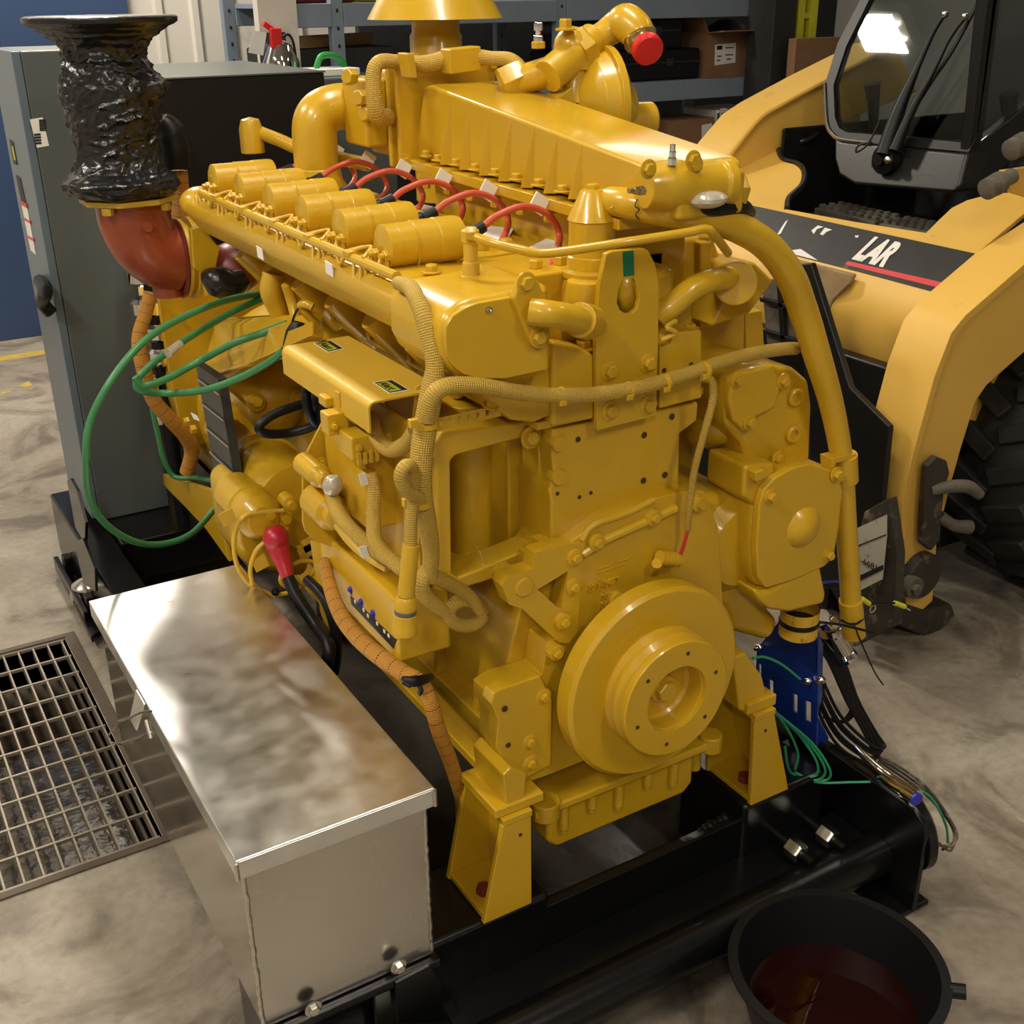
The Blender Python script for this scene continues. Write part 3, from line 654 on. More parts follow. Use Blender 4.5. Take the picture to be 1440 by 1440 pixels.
# ---- big black enclosure behind
EX0, EX1, EY0, EY1 = .985, P(456, 105, y=3.9).x, 3.9, 4.75
et = P(456, 102, y=EY0).z
t = thing('black_enclosure', 'large matte black sheet-metal enclosure behind the grey cabinet', 'enclosure', ((EX0+EX1)/2, 4.3, .232))
MB().box((EX0, EY0, .232), (EX1, EY1, et)).build('enclosure_body', 'box_black', t, bevel=.004)
MB().box((EX0-.004, EY0-.004, et+.0005), (EX1+.004, EY1+.004, et+.006)).build('top_sheet', 'grey', t, bevel=.001)
# ---- galvanised fittings seen beside the cabinet
t = thing('conduit_fittings', 'bright zinc conduit fittings stacked between the cabinet and the engine', 'fitting', (1.0, 3.3, .9))
for (u, v, r) in ((190, 385, .05), (196, 430, .045), (213, 465, .04), (215, 500, .035), (203, 540, .02)):
    p = P(u, v, y=3.2); MB().lathe((p.x+.02, 3.2, p.z-.03), (0, 0, 1), [(r*.7, 0), (r, .01), (r, .04), (r*.7, .05)], 20).build('coupling', 'chrome', t)
MB().cyl((P(208, 450, y=3.22).x+.02, 3.22, .235), (P(208, 450, y=3.22).x+.02, 3.22, 1.14), .02, n=16).build('conduit', 'plastic', t)
# ================================================================= ENGINE
from mathutils.geometry import tessellate_polygon
def plate(mb, outer, holes, vec):
    vec = V(vec); loops = [[V(p) for p in outer]] + [[V(p) for p in h] for h in holes]
    tris = tessellate_polygon(loops); flat = [p for l in loops for p in l]; n = len(flat)
    fs = [tuple(t) for t in tris] + [tuple(i+n for i in reversed(t)) for t in tris]
    o = 0
    for l in loops:
        m = len(l)
        for i in range(m): fs.append((o+i, o+(i+1) % m, n+o+(i+1) % m, n+o+i))
        o += m
    return mb.add(flat+[p+vec for p in flat], fs)
def circ(c, r, n=16, ax='y', sz=1):
    c = V(c); out = []
    for k in range(n):
        t = 2*math.pi*k/n
        out.append(c + (V((r*math.cos(t), 0, r*sz*math.sin(t))) if ax == 'y' else V((0, r*math.cos(t), r*sz*math.sin(t)))))
    return out
XC, ZC = 1.054, .586
FY = 1.40
en = thing('gas_engine', 'large yellow-painted six cylinder gas engine standing on the black skid', 'engine', (1.05, 1.95, ST))
def E(name, mb, m='paint', bevel=.003, **k): return mb.build(name, m, en, bevel=bevel, **k)
# --- cylinder block
bt = [(777,603),(983,565),(981,592),(957,610),(955,700),(965,780),(775,800),(775,705),(772,690),(779,668),(776,640)]
blk = MB()
blk.prism(PL(bt, y=FY), (0, .10, 0))
blk.box((.885, 1.4995, .62), (1.19, 2.50, 1.044))
blk.prism([(.885, 1.43, .80), (1.20, 1.43, .80), (1.265, 1.43, .62), (1.265, 1.43, .372), (.84, 1.43, .372), (.835, 1.43, .62)], (0, 1.07, 0))
cyl_block = E('cylinder_block', blk, 'cast', bevel=.005)
for i in range(6):   # side ribs and core plugs on the left side of the block
    y = 1.62+.165*i
    MB().lathe((.884, y, .93), (-1,0,0), [(.03, 0), (.03, .004), (.026, .006), (.024, .002), (.0005, .001)], 20).build('core_plug', 'paint', cyl_block)
E('crankcase_rail', MB().box((.812, 1.43, .46), (.842, 2.50, .50)).box((.815, 1.43, .372), (1.285, 2.50, .392)), 'cast')
for i in range(7): 
    E('crankcase_rib', MB().prism([(.838, 1.50+.15*i, .62), (.815, 1.50+.15*i, .50), (.838, 1.50+.15*i, .50)], (0, .016, 0)), 'cast', bevel=.001)
# --- timing cover
tc = MB()
outer = [(775,772),(800,765),(822,748),(850,728),(925,700),(957,692),(990,690),(1010,740),(1018,860),(1005,985),(985,1005),(772,1090),(738,1102),(712,1078),(697,1050),(700,1012),(690,998),(690,978),(706,966),(762,948),(770,905),(800,888),(810,870),(812,800),(775,800)]
plate(tc, PL(outer, y=1.372), [], (0, .058, 0))
timing = E('timing_cover', tc, 'cast', bevel=.004)
# ear with triangular window
E('cover_recess', MB().prism(PL([(742,778),(822,768),(822,915),(745,868)], y=1.405), (0, .03, 0)), 'cast', bevel=.003)
ear = MB()
for q_ in ([(706,824),(714,810),(749,800),(752,778),(775,770),(822,762),(820,790),(799,803),(756,829),(735,856),(716,850)], [(735,856),(756,829),(782,853),(790,856),(786,904)], [(799,803),(820,790),(812,890),(800,905),(786,904),(790,854)]):
    ear.prism(PL(q_, y=1.366), (0, .03, 0))
E('alternator_ear', ear, 'paint', bevel=.0)
E('ear_boss', MB().cyl(P(739, 827, y=1.362), P(739, 827, y=1.362)+V((0,.075,0)), .0165, n=24), 'paint')
E('ear_boss', MB().cyl(P(785, 919, y=1.358), P(785, 919, y=1.358)+V((0,.06,0)), .013), 'paint')
# lower left corner bracket
lc = MB(); plate(lc, PL([(690,990),(694,976),(708,968),(760,950),(778,985),(776,1075),(745,1092),(735,1103),(712,1078),(697,1050),(701,1012)], y=1.352), [], (0, .03, 0))
E('lower_corner_bracket', lc, 'paint', bevel=.004)
# raised gear-case ridge, bosses
E('cover_ridge', MB().tube([P(818, 780, y=1.370), P(850, 760, y=1.370), P(905, 735, y=1.370), P(950, 715, y=1.370)], .008, 10), 'cast', bevel=0)
E('cover_ridge', MB().tube([P(818, 760, y=1.372), P(835, 738, y=1.372), P(880, 722, y=1.372), P(918, 703, y=1.372)], .006, 10), 'cast', bevel=0)
for (u, v) in ((841,764),(810,785),(808,826),(794,875),(784,919),(921,729),(985,710),(765,980),(746,1044),(747,1074),(870,845)):
    MB_ = MB().cyl(P(u, v, y=1.372 if u > 800 else 1.352), P(u, v, y=1.372 if u > 800 else 1.352)+V((0,.02,0)), .0155); 
    y = 1.362 if u > 780 else 1.352
    if u in (784, 794): y = 1.358
    p = P(u, v, y=y-.001); E('bolt_boss', MB().cyl(p, p+V((0,.02,0)), .0145), 'paint', bevel=.001); bolt(en, p, (0,-1,0), .0080, .0085)
for (u, v, r) in ((813,618,.005),(906,612,.006),(945,586,.006),(905,676,.006),(935,668,.006),(784,694,.0035),(815,699,.0035),(831,693,.0035),(944,548,.004)):
    hole(en, P(u, v, y=FY-.001), (0,-1,0), r)
hole(en, P(715, 1048, y=1.350), (0,-1,0), .005); hole(en, P(945, 720, y=1.371), (0,-1,0), .006); hole(en, P(739, 827, y=1.364), (0,-1,0), .0055); hole(en, P(710, 997, y=1.350), (0,-1,0), .006)
for (u, v) in ((797, 625), (797, 672)):
    E('edge_notch', MB().lathe(P(u-9, v, y=FY-.006), (0,1,0), [(.012, 0), (.014, .004), (.014, .02)], 18), 'paint', bevel=0)
for txt, (u, v), s in (('327-3467', (826, 832), .0165), ('700-', (845, 844), .015), ('7006', (844, 856), .0155)):
    text(txt, en, 'cast_number', 'paint', P(u, v, y=1.3718), V((1,0,0)), V((0,0,1)), s, ext=.0024, bold=.0006)
for k in range(2): MB().tube([P(838+k*4, 807-k*7, y=1.3715), P(880+k*4, 792-k*7, y=1.3715)], .0012, 6).build('cast_line', 'paint', en)
# --- head gasket step, cylinder head
E('head_spacer', MB().box((.878, 1.398, 1.044), (1.20, 2.50, 1.056)), 'paint', bevel=.001)
hd = MB().box((.875, 1.445, 1.056), (1.21, 2.50, 1.19))
hd.prism(PL([(777,598),(775,520),(790,500),(835,485),(925,470),(985,470),(985,500),(990,560)], y=1.405), (0, .04, 0))
cyl_head = E('cylinder_head', hd, 'cast', bevel=.006)
E('head_corner', MB().box((.835, 1.45, 1.062), (.876, 2.48, 1.12)), 'cast', bevel=.006)
E('corner_pad', MB().prism(PL([(777,480),(812,486),(838,500),(838,590),(777,602)], y=1.385), (0, .03, 0)), 'cast', bevel=.007)
bolt(en, P(820, 490, y=1.41), (0,0,1), .012, .014)
# valve covers with wavy outline and bolts
vc0 = None
for i in range(6):
    y = 1.56+.165*i
    if vc0 is None:
        out = [(.89,-.062),(.90,-.074),(1.00,-.076),(1.03,-.06),(1.05,-.062),(1.07,-.05),(1.07,.05),(1.05,.062),(1.03,.06),(1.00,.076),(.90,.074),(.89,.062)]
        vc0 = E('valve_cover', MB().prism([(x, y+q, 1.191) for x, q in out], (0, 0, .068)), 'paint', bevel=.006); y0 = y
        bolt(vc0, (.955, y-.035, 1.259), (0,0,1), .012, .015, washer=False); bolt(vc0, (1.0, y-.035, 1.259), (0,0,1), .012, .015, washer=False)
    else: dup(vc0, (0, y-y0, 0))
for (pts, ln) in (([(742,349),(770,335),(812,338),(800,352)], 2), ([(672,332),(690,318),(722,322),(716,334),(690,340)], 2), ([(567,300),(590,286),(618,293),(612,300)], 1)):
    o = MB().prism(PL(pts, z=1.2605), (0, 0, .0006)).build('paper_label', 'white', en, smooth=0, label='white printed paper label on the valve cover')
# --- left side water/exhaust manifold beam
prof = [(.742, 1.182), (.728, 1.186), (.701, 1.222), (.697, 1.236), (.701, 1.250), (.716, 1.262), (.74, 1.268), (.80, 1.268), (.874, 1.262), (.874, 1.20), (.80, 1.192)]
E('water_manifold', MB().prism([(x, 1.50, z) for x, z in prof], (0, 1.02, 0)), 'cast', bevel=.004)
E('manifold_cable_rail', MB().tube([(.715, 1.52, 1.276), (.712, 1.9, 1.277), (.715, 2.45, 1.276)], .008, 10), 'paint', bevel=0)
cap = [(619,478),(620,458),(630,440),(647,427),(667,419),(695,415),(738,405),(775,398),(778,440),(777,527),(710,541),(672,540),(648,534),(630,520),(620,500)]
E('manifold_end_housing', MB().prism(PL(cap, y=1.352), (0, .165, 0)), 'paint', bevel=.014, seg=4)
E('manifold_end_plate', MB().prism(PL([(626,478),(627,460),(637,444),(653,433),(672,426),(740,414),(768,408),(771,440),(770,520),(712,533),(674,533),(652,527),(636,514),(628,498)], y=1.348), (0, .01, 0)), 'paint', bevel=.002)
MB().lathe(P(687, 435, y=1.347), (0,-1,0), [(.0045, 0), (.0045, .003), (.003, .0032), (.0005, .001)], 12).build('slotted_screw', 'steel', en)
E('lower_neck', MB().prism(PL([(640,500),(776,500),(776,585),(752,595),(720,592),(690,570)], y=1.395), (0, .06, 0)), 'cast', bevel=.006)
# rear manifold flange and oval flanges
for i in range(6):
    y = 1.62+.165*i
    b = E('manifold_port', MB().cyl((.79, y, 1.15), (.87, y-.01, 1.06), .026, .03), 'cast', bevel=.002)
    bolt(en, (.838, y+.06, 1.09), (-1,0,-.2), .009, .012)
    bolt(en, (.838, y-.055, 1.085), (-1,0,-.2), .009, .012)
# pressure sensor stack by coil 1, bolt tower
s0 = P(663, 398, y=1.50)
st = MB(); z0 = 1.262; sx, sy = P(663, 400, y=1.47).x, 1.47
st.lathe((sx, sy, z0), (0,0,1), [(.017, 0), (.017, .012), (.0125, .014), (.0125, .032), (.0105, .034), (.0105, .060), (.013, .062), (.013, .078), (.009, .080)], 20)
E('pressure_fitting', st, 'paint2', bevel=.001)
tp = [P(662, 330, y=1.46), P(690, 341, y=1.42), P(730, 351, y=1.39), P(770, 356, y=1.37), P(870, 342, y=1.33), P(960, 328, y=1.31), P(992, 322, y=1.305), P(1004, 330, y=1.31), P(1024, 356, y=1.36)]
E('crossover_line', MB().tube(tp, .0066, 12), 'paint', bevel=0)
MB().hexa(tp[0]-V((.008,0,-.002)), (.9,-.5,.0), .011, .016).build('line_nut', 'paint', en, bevel=.001)
E('bolt_tower', MB().lathe(P(607, 385, y=1.53)-V((0,0,.03)), (0,0,1), [(.026, 0), (.024, .018), (.019, .020), (.019, .026)], 24), 'paint', bevel=.002)
bolt(en, P(607, 382, y=1.53), (0,0,1), .010, .012)
# --- ignition coils
COILR = .0345
def make_coil():
    y, z = 1.625, 1.2985
    c = MB(); c.lathe((.743, y, z), (1,0,0), [(.030, -.001), (.0335, .001), (.0335, .048), (COILR, .049), (COILR, .086), (.0352, .087), (.0352, .122), (.0335, .130), (.028, .132)], 40)
    c.cyl((.743, y, z), (.7425, y, z), .02)
    co = c.build('ignition_coil', 'paint', en, bevel=.0008)
    MB().lathe((.762, y, z), (1,0,0), [(.034, 0), (.0342, .0008), (.034, .0016)], 32).build('crimp_band', 'paint', co)
    for yy, xx in ((-.020, 0), (.006, -.006)):
        MB().obox((.738+xx, y+yy, z-.016), (.003, 0, 0), (0, .005, 0), (0, 0, .010)).build('terminal_tab', 'paint', co, bevel=.001)
        MB().cyl((.745+xx, y+yy, z-.010), (.727+xx, y+yy, z-.010), .005, n=10).build('terminal_stud', 'paint', co)
        MB().hexa((.742+xx, y+yy, z-.010), (-1,0,0), .0088, .008).build('terminal_nut', 'paint', co)
        MB().tube([(.730+xx, y+yy, z-.012), (.720+xx, y+yy-.004, z-.028), (.712, y+yy+(.004 if yy < 0 else -.006), z-.046), (.705, y+yy+.006, z-.060), (.704, y+yy+.020, z-.052), (.711, y+yy+.034, z-.026)], .0029, 8, 5).build('lead_wire', 'paint2', co)
    MB().prism([(.77, y-.012, z-.062), (.84, y-.012, z-.062), (.83, y-.012, z-.022), (.78, y-.012, z-.022)], (0, .024, 0)).build('saddle', 'cast', co, bevel=.002)
    MB().tube([(.790, y, z+COILR+.0005), (.790, y-.0247, z+.0247), (.790, y-.035, z), (.790, y-.026, z-.03)], .0012, 6).build('strap', 'paint', co)
    MB().tube([(.874, y, z), (.893, y, z+.003), (.900, y-.002, z+.006)], [.010, .012, .010], 12, 3).build('coil_boot', 'plastic', co)
    MB().tube([(.896, y-.003, z+.004), (.918, y-.006, z+.014)], [.011, .0095], 12, 1).build('wire_boot', 'plastic', co)
    MB().cyl((.895, y-.002, z-.018), (.895, y-.002, z+.006), .007, n=10).build('boot_clip', 'chrome', co)
    pts = [(.917, y-.006, z+.013)] + [tuple(q) for q in (P(700, 303, y=y-.01), P(738, 290, y=y-.012), P(772, 303, y=y-.012), P(787, 332, y=y-.010), P(779, 363, y=y-.07), P(760, 398, y=y-.13))]
    MB().tube(pts, .0056, 12).build('spark_wire', 'wire_red', co)
    a = P(752, 288, y=y-.012)
    MB().obox(a+V((.008, 0, .001)), (.012, 0, -.008), (0, .0015, 0), (.008, 0, .012)).build('wire_tag', 'white', co, smooth=0, label='small white wire tag')
    return co
coil = make_coil()
for i in range(1, 6): dup(coil, (0, .165*i, 0))
random.seed(3)
for i in range(5):
    y = 1.68+.165*i
    E('manifold_clamp', MB().obox((.722, y, 1.285), (.018, 0, .002), (0, .012, 0), (0, 0, .004)), 'paint', bevel=.001)
    MB().tube([(.712, y-.05, 1.284), (.735, y-.03, 1.296), (.71, y, 1.284), (.706, y+.03, 1.262), (.715, y+.06, 1.284)], .003, 7, 5).build('coil_lead', 'paint2', en)
for (u, v, lab) in ((463, 378, 'small white printed tag'), (366, 356, 'small silver tag')):
    p = P(u, v, x=.695); MB().obox(p, (.001, .001, 0), (-.002, .010, .002), (0, .001, .010)).build('harness_tag', 'white', en, smooth=0, label=lab)
# --- intake plenum
X0, X1 = 1.06, 1.235
a = [P(583, 222, x=X0), P(595, 122, x=X0), P(604, 119, x=X0), P(905, 232, x=X0), P(914, 240, x=X0), P(915, 305, x=X0)]
E('intake_plenum', MB().prism(a, (X1-X0, 0, 0)), 'paint', bevel=.007, seg=3)
fb0, fb1 = P(577, 215, x=X0-.02), P(900, 312, x=X0-.02)
E('plenum_flange', MB().prism([(X0-.024, fb0.y+.02, fb0.z-.012), (X0-.024, 1.42, fb1.z-.002), (X0-.024, 1.42, fb1.z-.020), (X0-.024, fb0.y+.02, fb0.z-.030)], (X1-X0+.03, 0, 0)), 'paint', bevel=.002)
E('plenum_adapter', MB().prism([(X0+.03, 2.12, 1.345), (X0+.03, 1.50, 1.325), (X0+.03, 1.50, 1.19), (X0+.03, 2.12, 1.19)], (.14, 0, 0)), 'cast', bevel=.003)
rb = [(629,231),(656,238),(684,246),(711,254),(743,263),(775,271),(810,279)]; rt = [(634,138),(661,143),(689,152),(719,166),(752,178),(784,191),(818,204)]
for (b, t_) in zip(rb, rt):
    B, T_ = P(*b, x=X0), P(*t_, x=X0)
    E('plenum_rib', MB().add([(X0, B.y+.015, B.z), (X0, B.y-.015, B.z), (X0-.016, B.y, B.z), (X0+.001, T_.y+.003, T_.z), (X0+.001, T_.y-.003, T_.z), (X0-.0005, T_.y, T_.z)],
      [(0,1,2),(3,5,4),(0,2,5,3),(2,1,4,5),(1,0,3,4)]), 'paint', bevel=.0025)
for (u, v) in ((599,216),(616,222),(641,228),(668,235),(696,242),(726,249),(757,257),(790,266),(824,274),(868,287)):
    p = P(u, v+3, x=X0-.012); bolt(en, p, (0,0,1), .0085, .011)
for i in range(8):
    bolt(en, (X0-.010, 1.46+.088*i, 1.320), (0,0,-1), .008, .018)
# plenum front outlet (to the right front), fittings
po = P(925, 245, x=1.12)
E('plenum_outlet', MB().lathe(P(930, 262, y=1.36), (1, -.12, -.02), [(.030, -.03), (.036, .0), (.036, .03), (.030, .05), (.030, .095), (.034, .1), (.034, .115)], 28), 'paint', bevel=.002)
E('outlet_cover', MB().prism([(1.075, 1.33, 1.405), (1.20, 1.33, 1.41), (1.20, 1.33, 1.345), (1.075, 1.33, 1.345)], (0, .05, 0)), 'paint', bevel=.008)
E('outlet_elbow', MB().hexa(P(1012, 268, y=1.36), (1, -.1, -.1), .028, .04), 'paint', bevel=.003)
for (u, v) in ((912, 238), (975, 225), (978, 232)): bolt(en, P(u, v, y=1.33), (0,-1,0), .009, .008)
for (p, d, m_) in ((P(945, 232, y=1.34), (0,0,1), 'chrome'), (P(905, 268, y=1.33), (-1,-.1,.1), 'brass')):
    d = V(d)
    MB().hexa(p, d, .007, .010).hexa(p+d*.011, d, .0055, .008).cyl(p+d*.018, p+d*.028, .004, n=10).build('test_port', m_, en)
# --- throttle body, air elbow, hoses behind the plenum
ty_ = 2.15
E('throttle_flange', MB().box((1.02, 2.125, 1.34), (1.24, 2.14, 1.53)).box((1.015, 2.155, 1.335), (1.245, 2.17, 1.535)), 'paint', bevel=.006)
E('throttle_body', MB().box((1.035, 2.17, 1.35), (1.22, 2.30, 1.515)), 'paint', bevel=.010)
E('throttle_housing', MB().box((.985, 2.20, 1.37), (1.034, 2.31, 1.50)), 'paint', bevel=.008)
for (x, z) in ((1.03, 1.35), (1.03, 1.52), (1.23, 1.52)): bolt(en, (x, 2.125, z), (0,-1,0), .009, .01)
ea, eb = P(500, 148, y=2.36), P(440, 150, y=2.36)
zc = ea.z; xl_ = P(434, 150, y=2.36).x
E('air_elbow', MB().tube([(1.02, 2.34, zc), (xl_+.055, 2.34, zc), (xl_+.022, 2.34, zc-.008), (xl_+.004, 2.34, zc-.028), (xl_, 2.34, zc-.06), (xl_, 2.34, zc-.115)], .046, 28, 5), 'paint', bevel=0)
zl = zc-.115
E('elbow_coupling', MB().lathe((xl_, 2.34, zl-.10), (0,0,1), [(.062, 0), (.062, .06), (.052, .075), (.048, .10)], 28), 'paint', bevel=.003)
E('rear_housing', MB().box((.80, 2.27, 1.19), (1.10, 2.48, zl-.09)), 'cast', bevel=.015)
E('rear_tube_boss', MB().lathe(P(356, 215, y=2.56), (0,0,1), [(.026, 0), (.026, .05), (.020, .07), (.0005, .075)], 20), 'paint', bevel=.002)
E('coolant_tube', MB().tube([P(362, 185, y=2.56), P(395, 198, y=2.5), P(430, 212, y=2.44), P(520, 232, y=2.3)], .014, 12), 'paint', bevel=0)
hp = [P(545, 165, y=2.15), P(530, 160, y=2.12), P(525, 110, y=2.12), P(533, 88, y=2.12), P(560, 87, y=2.12), P(600, 90, y=2.1), P(645, 80, y=2.1), P(690, 82, y=2.05), P(720, 85, y=2.0), P(738, 105, y=1.98), P(735, 135, y=1.98)]
E('governor_harness', MB().tube(hp, [.017, .017, .015, .014, .013, .016, .018, .013, .013, .011, .010], 12), 'braid', bevel=0)
E('harness_connector', MB().obox(P(648, 84, y=2.08), (.034, 0, .002), (0, .02, 0), (0, 0, .022)), 'paint', bevel=.003)
E('harness_clip', MB().obox(P(573, 92, y=2.08), (.008, 0, .0), (0, .02, 0), (-.003, 0, .022)), 'paint', bevel=.003)
for (u, v) in ((497, 108), (512, 138), (520, 160)): MB().hexa(P(u, v, y=2.2), (-1, -.4, .1), .016, .02).build('sensor', 'paint', en, bevel=.001)
# air cleaner style cap at the back
cc = P(612, 26, y=2.80); cx_ = cc.x; zz = cc.z
E('intake_cap', MB().lathe((cx_, 2.80, zz), (0,0,1), [(.165, 0), (.170, .0), (.140, .05), (.125, .07), (.125, .12), (.0005, .13)], 48), 'paint', bevel=0)
E('intake_neck', MB().lathe((cx_, 2.80, 1.15), (0,0,1), [(.066, 0), (.066, zz-1.19), (.060, zz-1.18), (.060, zz-1.155), (.11, zz-1.145)], 32), 'paint', bevel=0)
# gas regulator with round diaphragm
rc = P(838, 150, y=1.92)
rg = E('gas_regulator', MB().lathe((rc.x-.055, 1.92, rc.z), (1, -.18, 0), [(.03, -.01), (.055, .0), (.095, .03), (.102, .055), (.112, .056), (.112, .070), (.104, .071), (.080, .09), (.045, .11), (.04, .12)], 40), 'paint', bevel=.001)
E('regulator_boss', MB().lathe((rc.x+.055, 1.90, rc.z-.028), (1,-.18,0), [(.034, 0), (.034, .055), (.030, .06)], 20), 'paint', bevel=.002)
nk = P(808, 110, y=1.92)
E('regulator_neck', MB().lathe((nk.x, 1.92, nk.z-.04), (0,0,1), [(.045, 0), (.034, .03), (.030, .055), (.037, .056), (.037, .075), (.031, .08), (.031, .11)], 28), 'paint', bevel=.001)
E('regulator_lug', MB().prism(PL([(780,140),(805,122),(812,150),(800,162),(776,158)], y=1.88), (0, .05, 0)), 'paint', bevel=.003)
tee = P(800, 72, y=1.92)
E('pipe_tee', MB().cyl(P(770, 108, y=1.90), P(835, 55, y=1.92), .031).hexa(P(812, 74, y=1.915), (.6, -.1, .35), .042, .028).sphere(P(805, 66, y=1.92), .036, 16), 'paint', bevel=.002)
E('pipe_union', MB().hexa(P(706, 122, y=1.98), (.85, -.3, .35), .036, .05).cyl(P(716, 118, y=1.98), P(775, 100, y=1.92), .027), 'paint', bevel=.002)
E('regulator_pipe', MB().tube([P(820, 68, y=1.92), P(850, 48, y=1.91), P(868, 36, y=1.90), P(880, 32, y=1.88), P(893, 42, y=1.86), P(898, 52, y=1.85)], [.024, .025, .029, .034, .033, .030], 24, 5), 'paint', bevel=0)
pcap = P(900, 54, y=1.85); dcap = (P(914, 74, y=1.80)-pcap).normalized()
MB().hexa(pcap-dcap*.008, dcap, .033, .022).build('union_nut', 'brass', en, bevel=.002, label='bare brass-coloured hex nut')
MB().lathe(pcap+dcap*.014, dcap, [(.024, 0), (.024, .022)], 24).build('union_collar', 'steel', en)
MB().lathe(pcap+dcap*.032, dcap, [(.027, 0), (.0285, .003), (.0285, .016), (.025, .019), (.0005, .0195)], 32).build('red_cap', 'redcap', en, label='bright red plastic thread cap')
tpf = P(757, 68, y=1.93); MB().hexa(tpf, (0,0,1), .013, .012).build('port_base', 'paint', en); MB().hexa(tpf+V((0,0,.012)), (0,0,1), .009, .010).cyl(tpf+V((0,0,.022)), tpf+V((0,0,.030)), .005, n=10).hexa(tpf+V((0,0,.03)), (0,0,1), .0085, .014).build('test_port', 'chrome', en)
bolt(en, P(795, 42, y=1.90), (0,0,1), .012, .02)
# --- thermostat/regulator housing in the middle front
cx2, cy2 = P(833, 308, y=1.47).x, 1.47
zt2 = P(833, 308, y=1.47).z
E('thermostat_cone', MB().lathe((cx2, cy2, zt2-.085), (0,0,1), [(.046, 0), (.046, .008), (.0385, .012), (.0385, .030), (.036, .032), (.036, .083), (.0385, .085), (.037, .088), (.020, .125), (.018, .128)], 36), 'paint', bevel=0)
bolt(en, (cx2, cy2, zt2+.043), (0,0,1), .010, .010)
E('thermostat_housing', MB().box((cx2-.045, 1.44, 1.16), (cx2+.15, 1.56, zt2-.084)), 'cast', bevel=.018, seg=4)
E('housing_lobe', MB().tube([P(823, 395, y=1.43), P(822, 425, y=1.43), P(822, 460, y=1.43)], [.028, .032, .030], 16), 'cast', bevel=0)
E('thermostat_body', MB().box((cx2+.05, 1.50, 1.15), (cx2+.17, 1.66, 1.27)), 'cast', bevel=.01)
E('crosstube_flange', MB().prism(PL([(722,420),(730,398),(745,388),(758,395),(768,420),(775,470),(765,492),(750,488),(735,455)], y=1.338), (0, .014, 0)), 'paint', bevel=.004)
bolt(en, P(740, 398, y=1.338), (0,-1,0), .010, .009); bolt(en, P(758, 474, y=1.338), (0,-1,0), .010, .009)
E('cross_tube', MB().tube([P(745, 438, y=1.335), P(775, 442, y=1.32), P(815, 450, y=1.335), P(835, 455, y=1.36)], [.019, .019, .020, .021], 20), 'paint', bevel=0)
E('cross_tube_collar', MB().cyl(P(815, 450, y=1.335), P(830, 453, y=1.355), .0255), 'paint', bevel=.002)
# --- lifting hanger plate
hg = MB(); HY = 1.375
ho = [(843,400),(853,357),(861,353),(905,349),(912,352),(922,372),(927,404),(926,480),(923,585),(840,606),(838,470)]
hh = [(876,393),(892,391),(897,405),(900,420),(896,434),(888,441),(880,441),(872,436),(868,426),(870,410)]
slot = [(876,372),(891,370),(891,384),(876,386)]
plate(hg, PL(ho, y=HY), [PL(hh, y=HY)], (0, .010, 0))
hang = E('lifting_hanger', hg, 'paint', bevel=.0015)
MB().prism(PL([(876,354),(891,352),(892,387),(877,389)], y=HY-.001), (0, .012, 0)).build('green_tape', 'gtape', hang, smooth=0, label='strip of dark green tape')
MB().sphere(P(885, 412, y=1.43), .026, 18, (.8, .8, 1.3)).build('casting_lobe', 'cast', en)
for (u, v) in ((858,522),(912,511),(859,578),(912,570)): bolt(en, P(u, v, y=HY-.001), (0,-1,0), .0105, .010)
E('hanger_spacer', MB().prism(PL([(842,500),(922,480),(922,580),(842,600)], y=HY+.010), (0, .025, 0)), 'paint', bevel=.002)
# block beside hanger (fuel block) and cooler housing to the right
E('front_block', MB().prism(PL([(928,487),(945,483),(947,468),(987,464),(987,560),(928,575)], y=1.385), (0, .06, 0)), 'cast', bevel=.003)
bolt(en, P(970, 461, y=1.41), (0,0,1), .010, .008)
for (u, v) in ((934, 521), (972, 513)): hole(en, P(u, v, y=1.384), (0,-1,0), .0045)
E('cooler_housing', MB().prism(PL([(930,335),(1005,330),(1020,375),(1050,440),(1050,530),(925,545)], y=1.52), (0, .25, 0)), 'cast', bevel=.012)
E('cooler_rib', MB().prism(PL([(985,340),(1003,338),(1000,460),(985,462)], y=1.505), (0, .02, 0)), 'cast', bevel=.005)
bolt(en, P(992, 343, y=1.52), (0,0,1), .014, .016, washer=False)
cbx = MB(); q = PL([(1000,455),(1042,388),(1088,395),(1055,440)], y=1.46)
E('cooler_end_box', MB().prism([P(1000, 462, y=1.45), P(1035, 375, y=1.45), P(1062, 368, y=1.45), P(1090, 395, y=1.45), P(1055, 442, y=1.45)], (0, .2, 0)), 'paint', bevel=.008)
E('cooler_flange', MB().cyl(P(1034, 398, y=1.46), P(1034, 398, y=1.40), .036), 'paint', bevel=.003)
E('bypass_pipe', MB().tube([P(925, 445, y=1.40), P(945, 430, y=1.39), P(975, 405, y=1.385), P(1005, 393, y=1.39), P(1035, 390, y=1.43)], .0185, 20), 'paint', bevel=0)
E('vertical_duct', MB().prism(PL([(1048,440),(1072,436),(1076,500),(1050,505)], y=1.55), (0, .04, 0)), 'paint', bevel=.003)
MB().tube([P(930, 478, y=1.37), P(950, 468, y=1.36), P(938, 460, y=1.36), P(950, 452, y=1.37)], .004, 8).build('hook_wire', 'paint2', en)
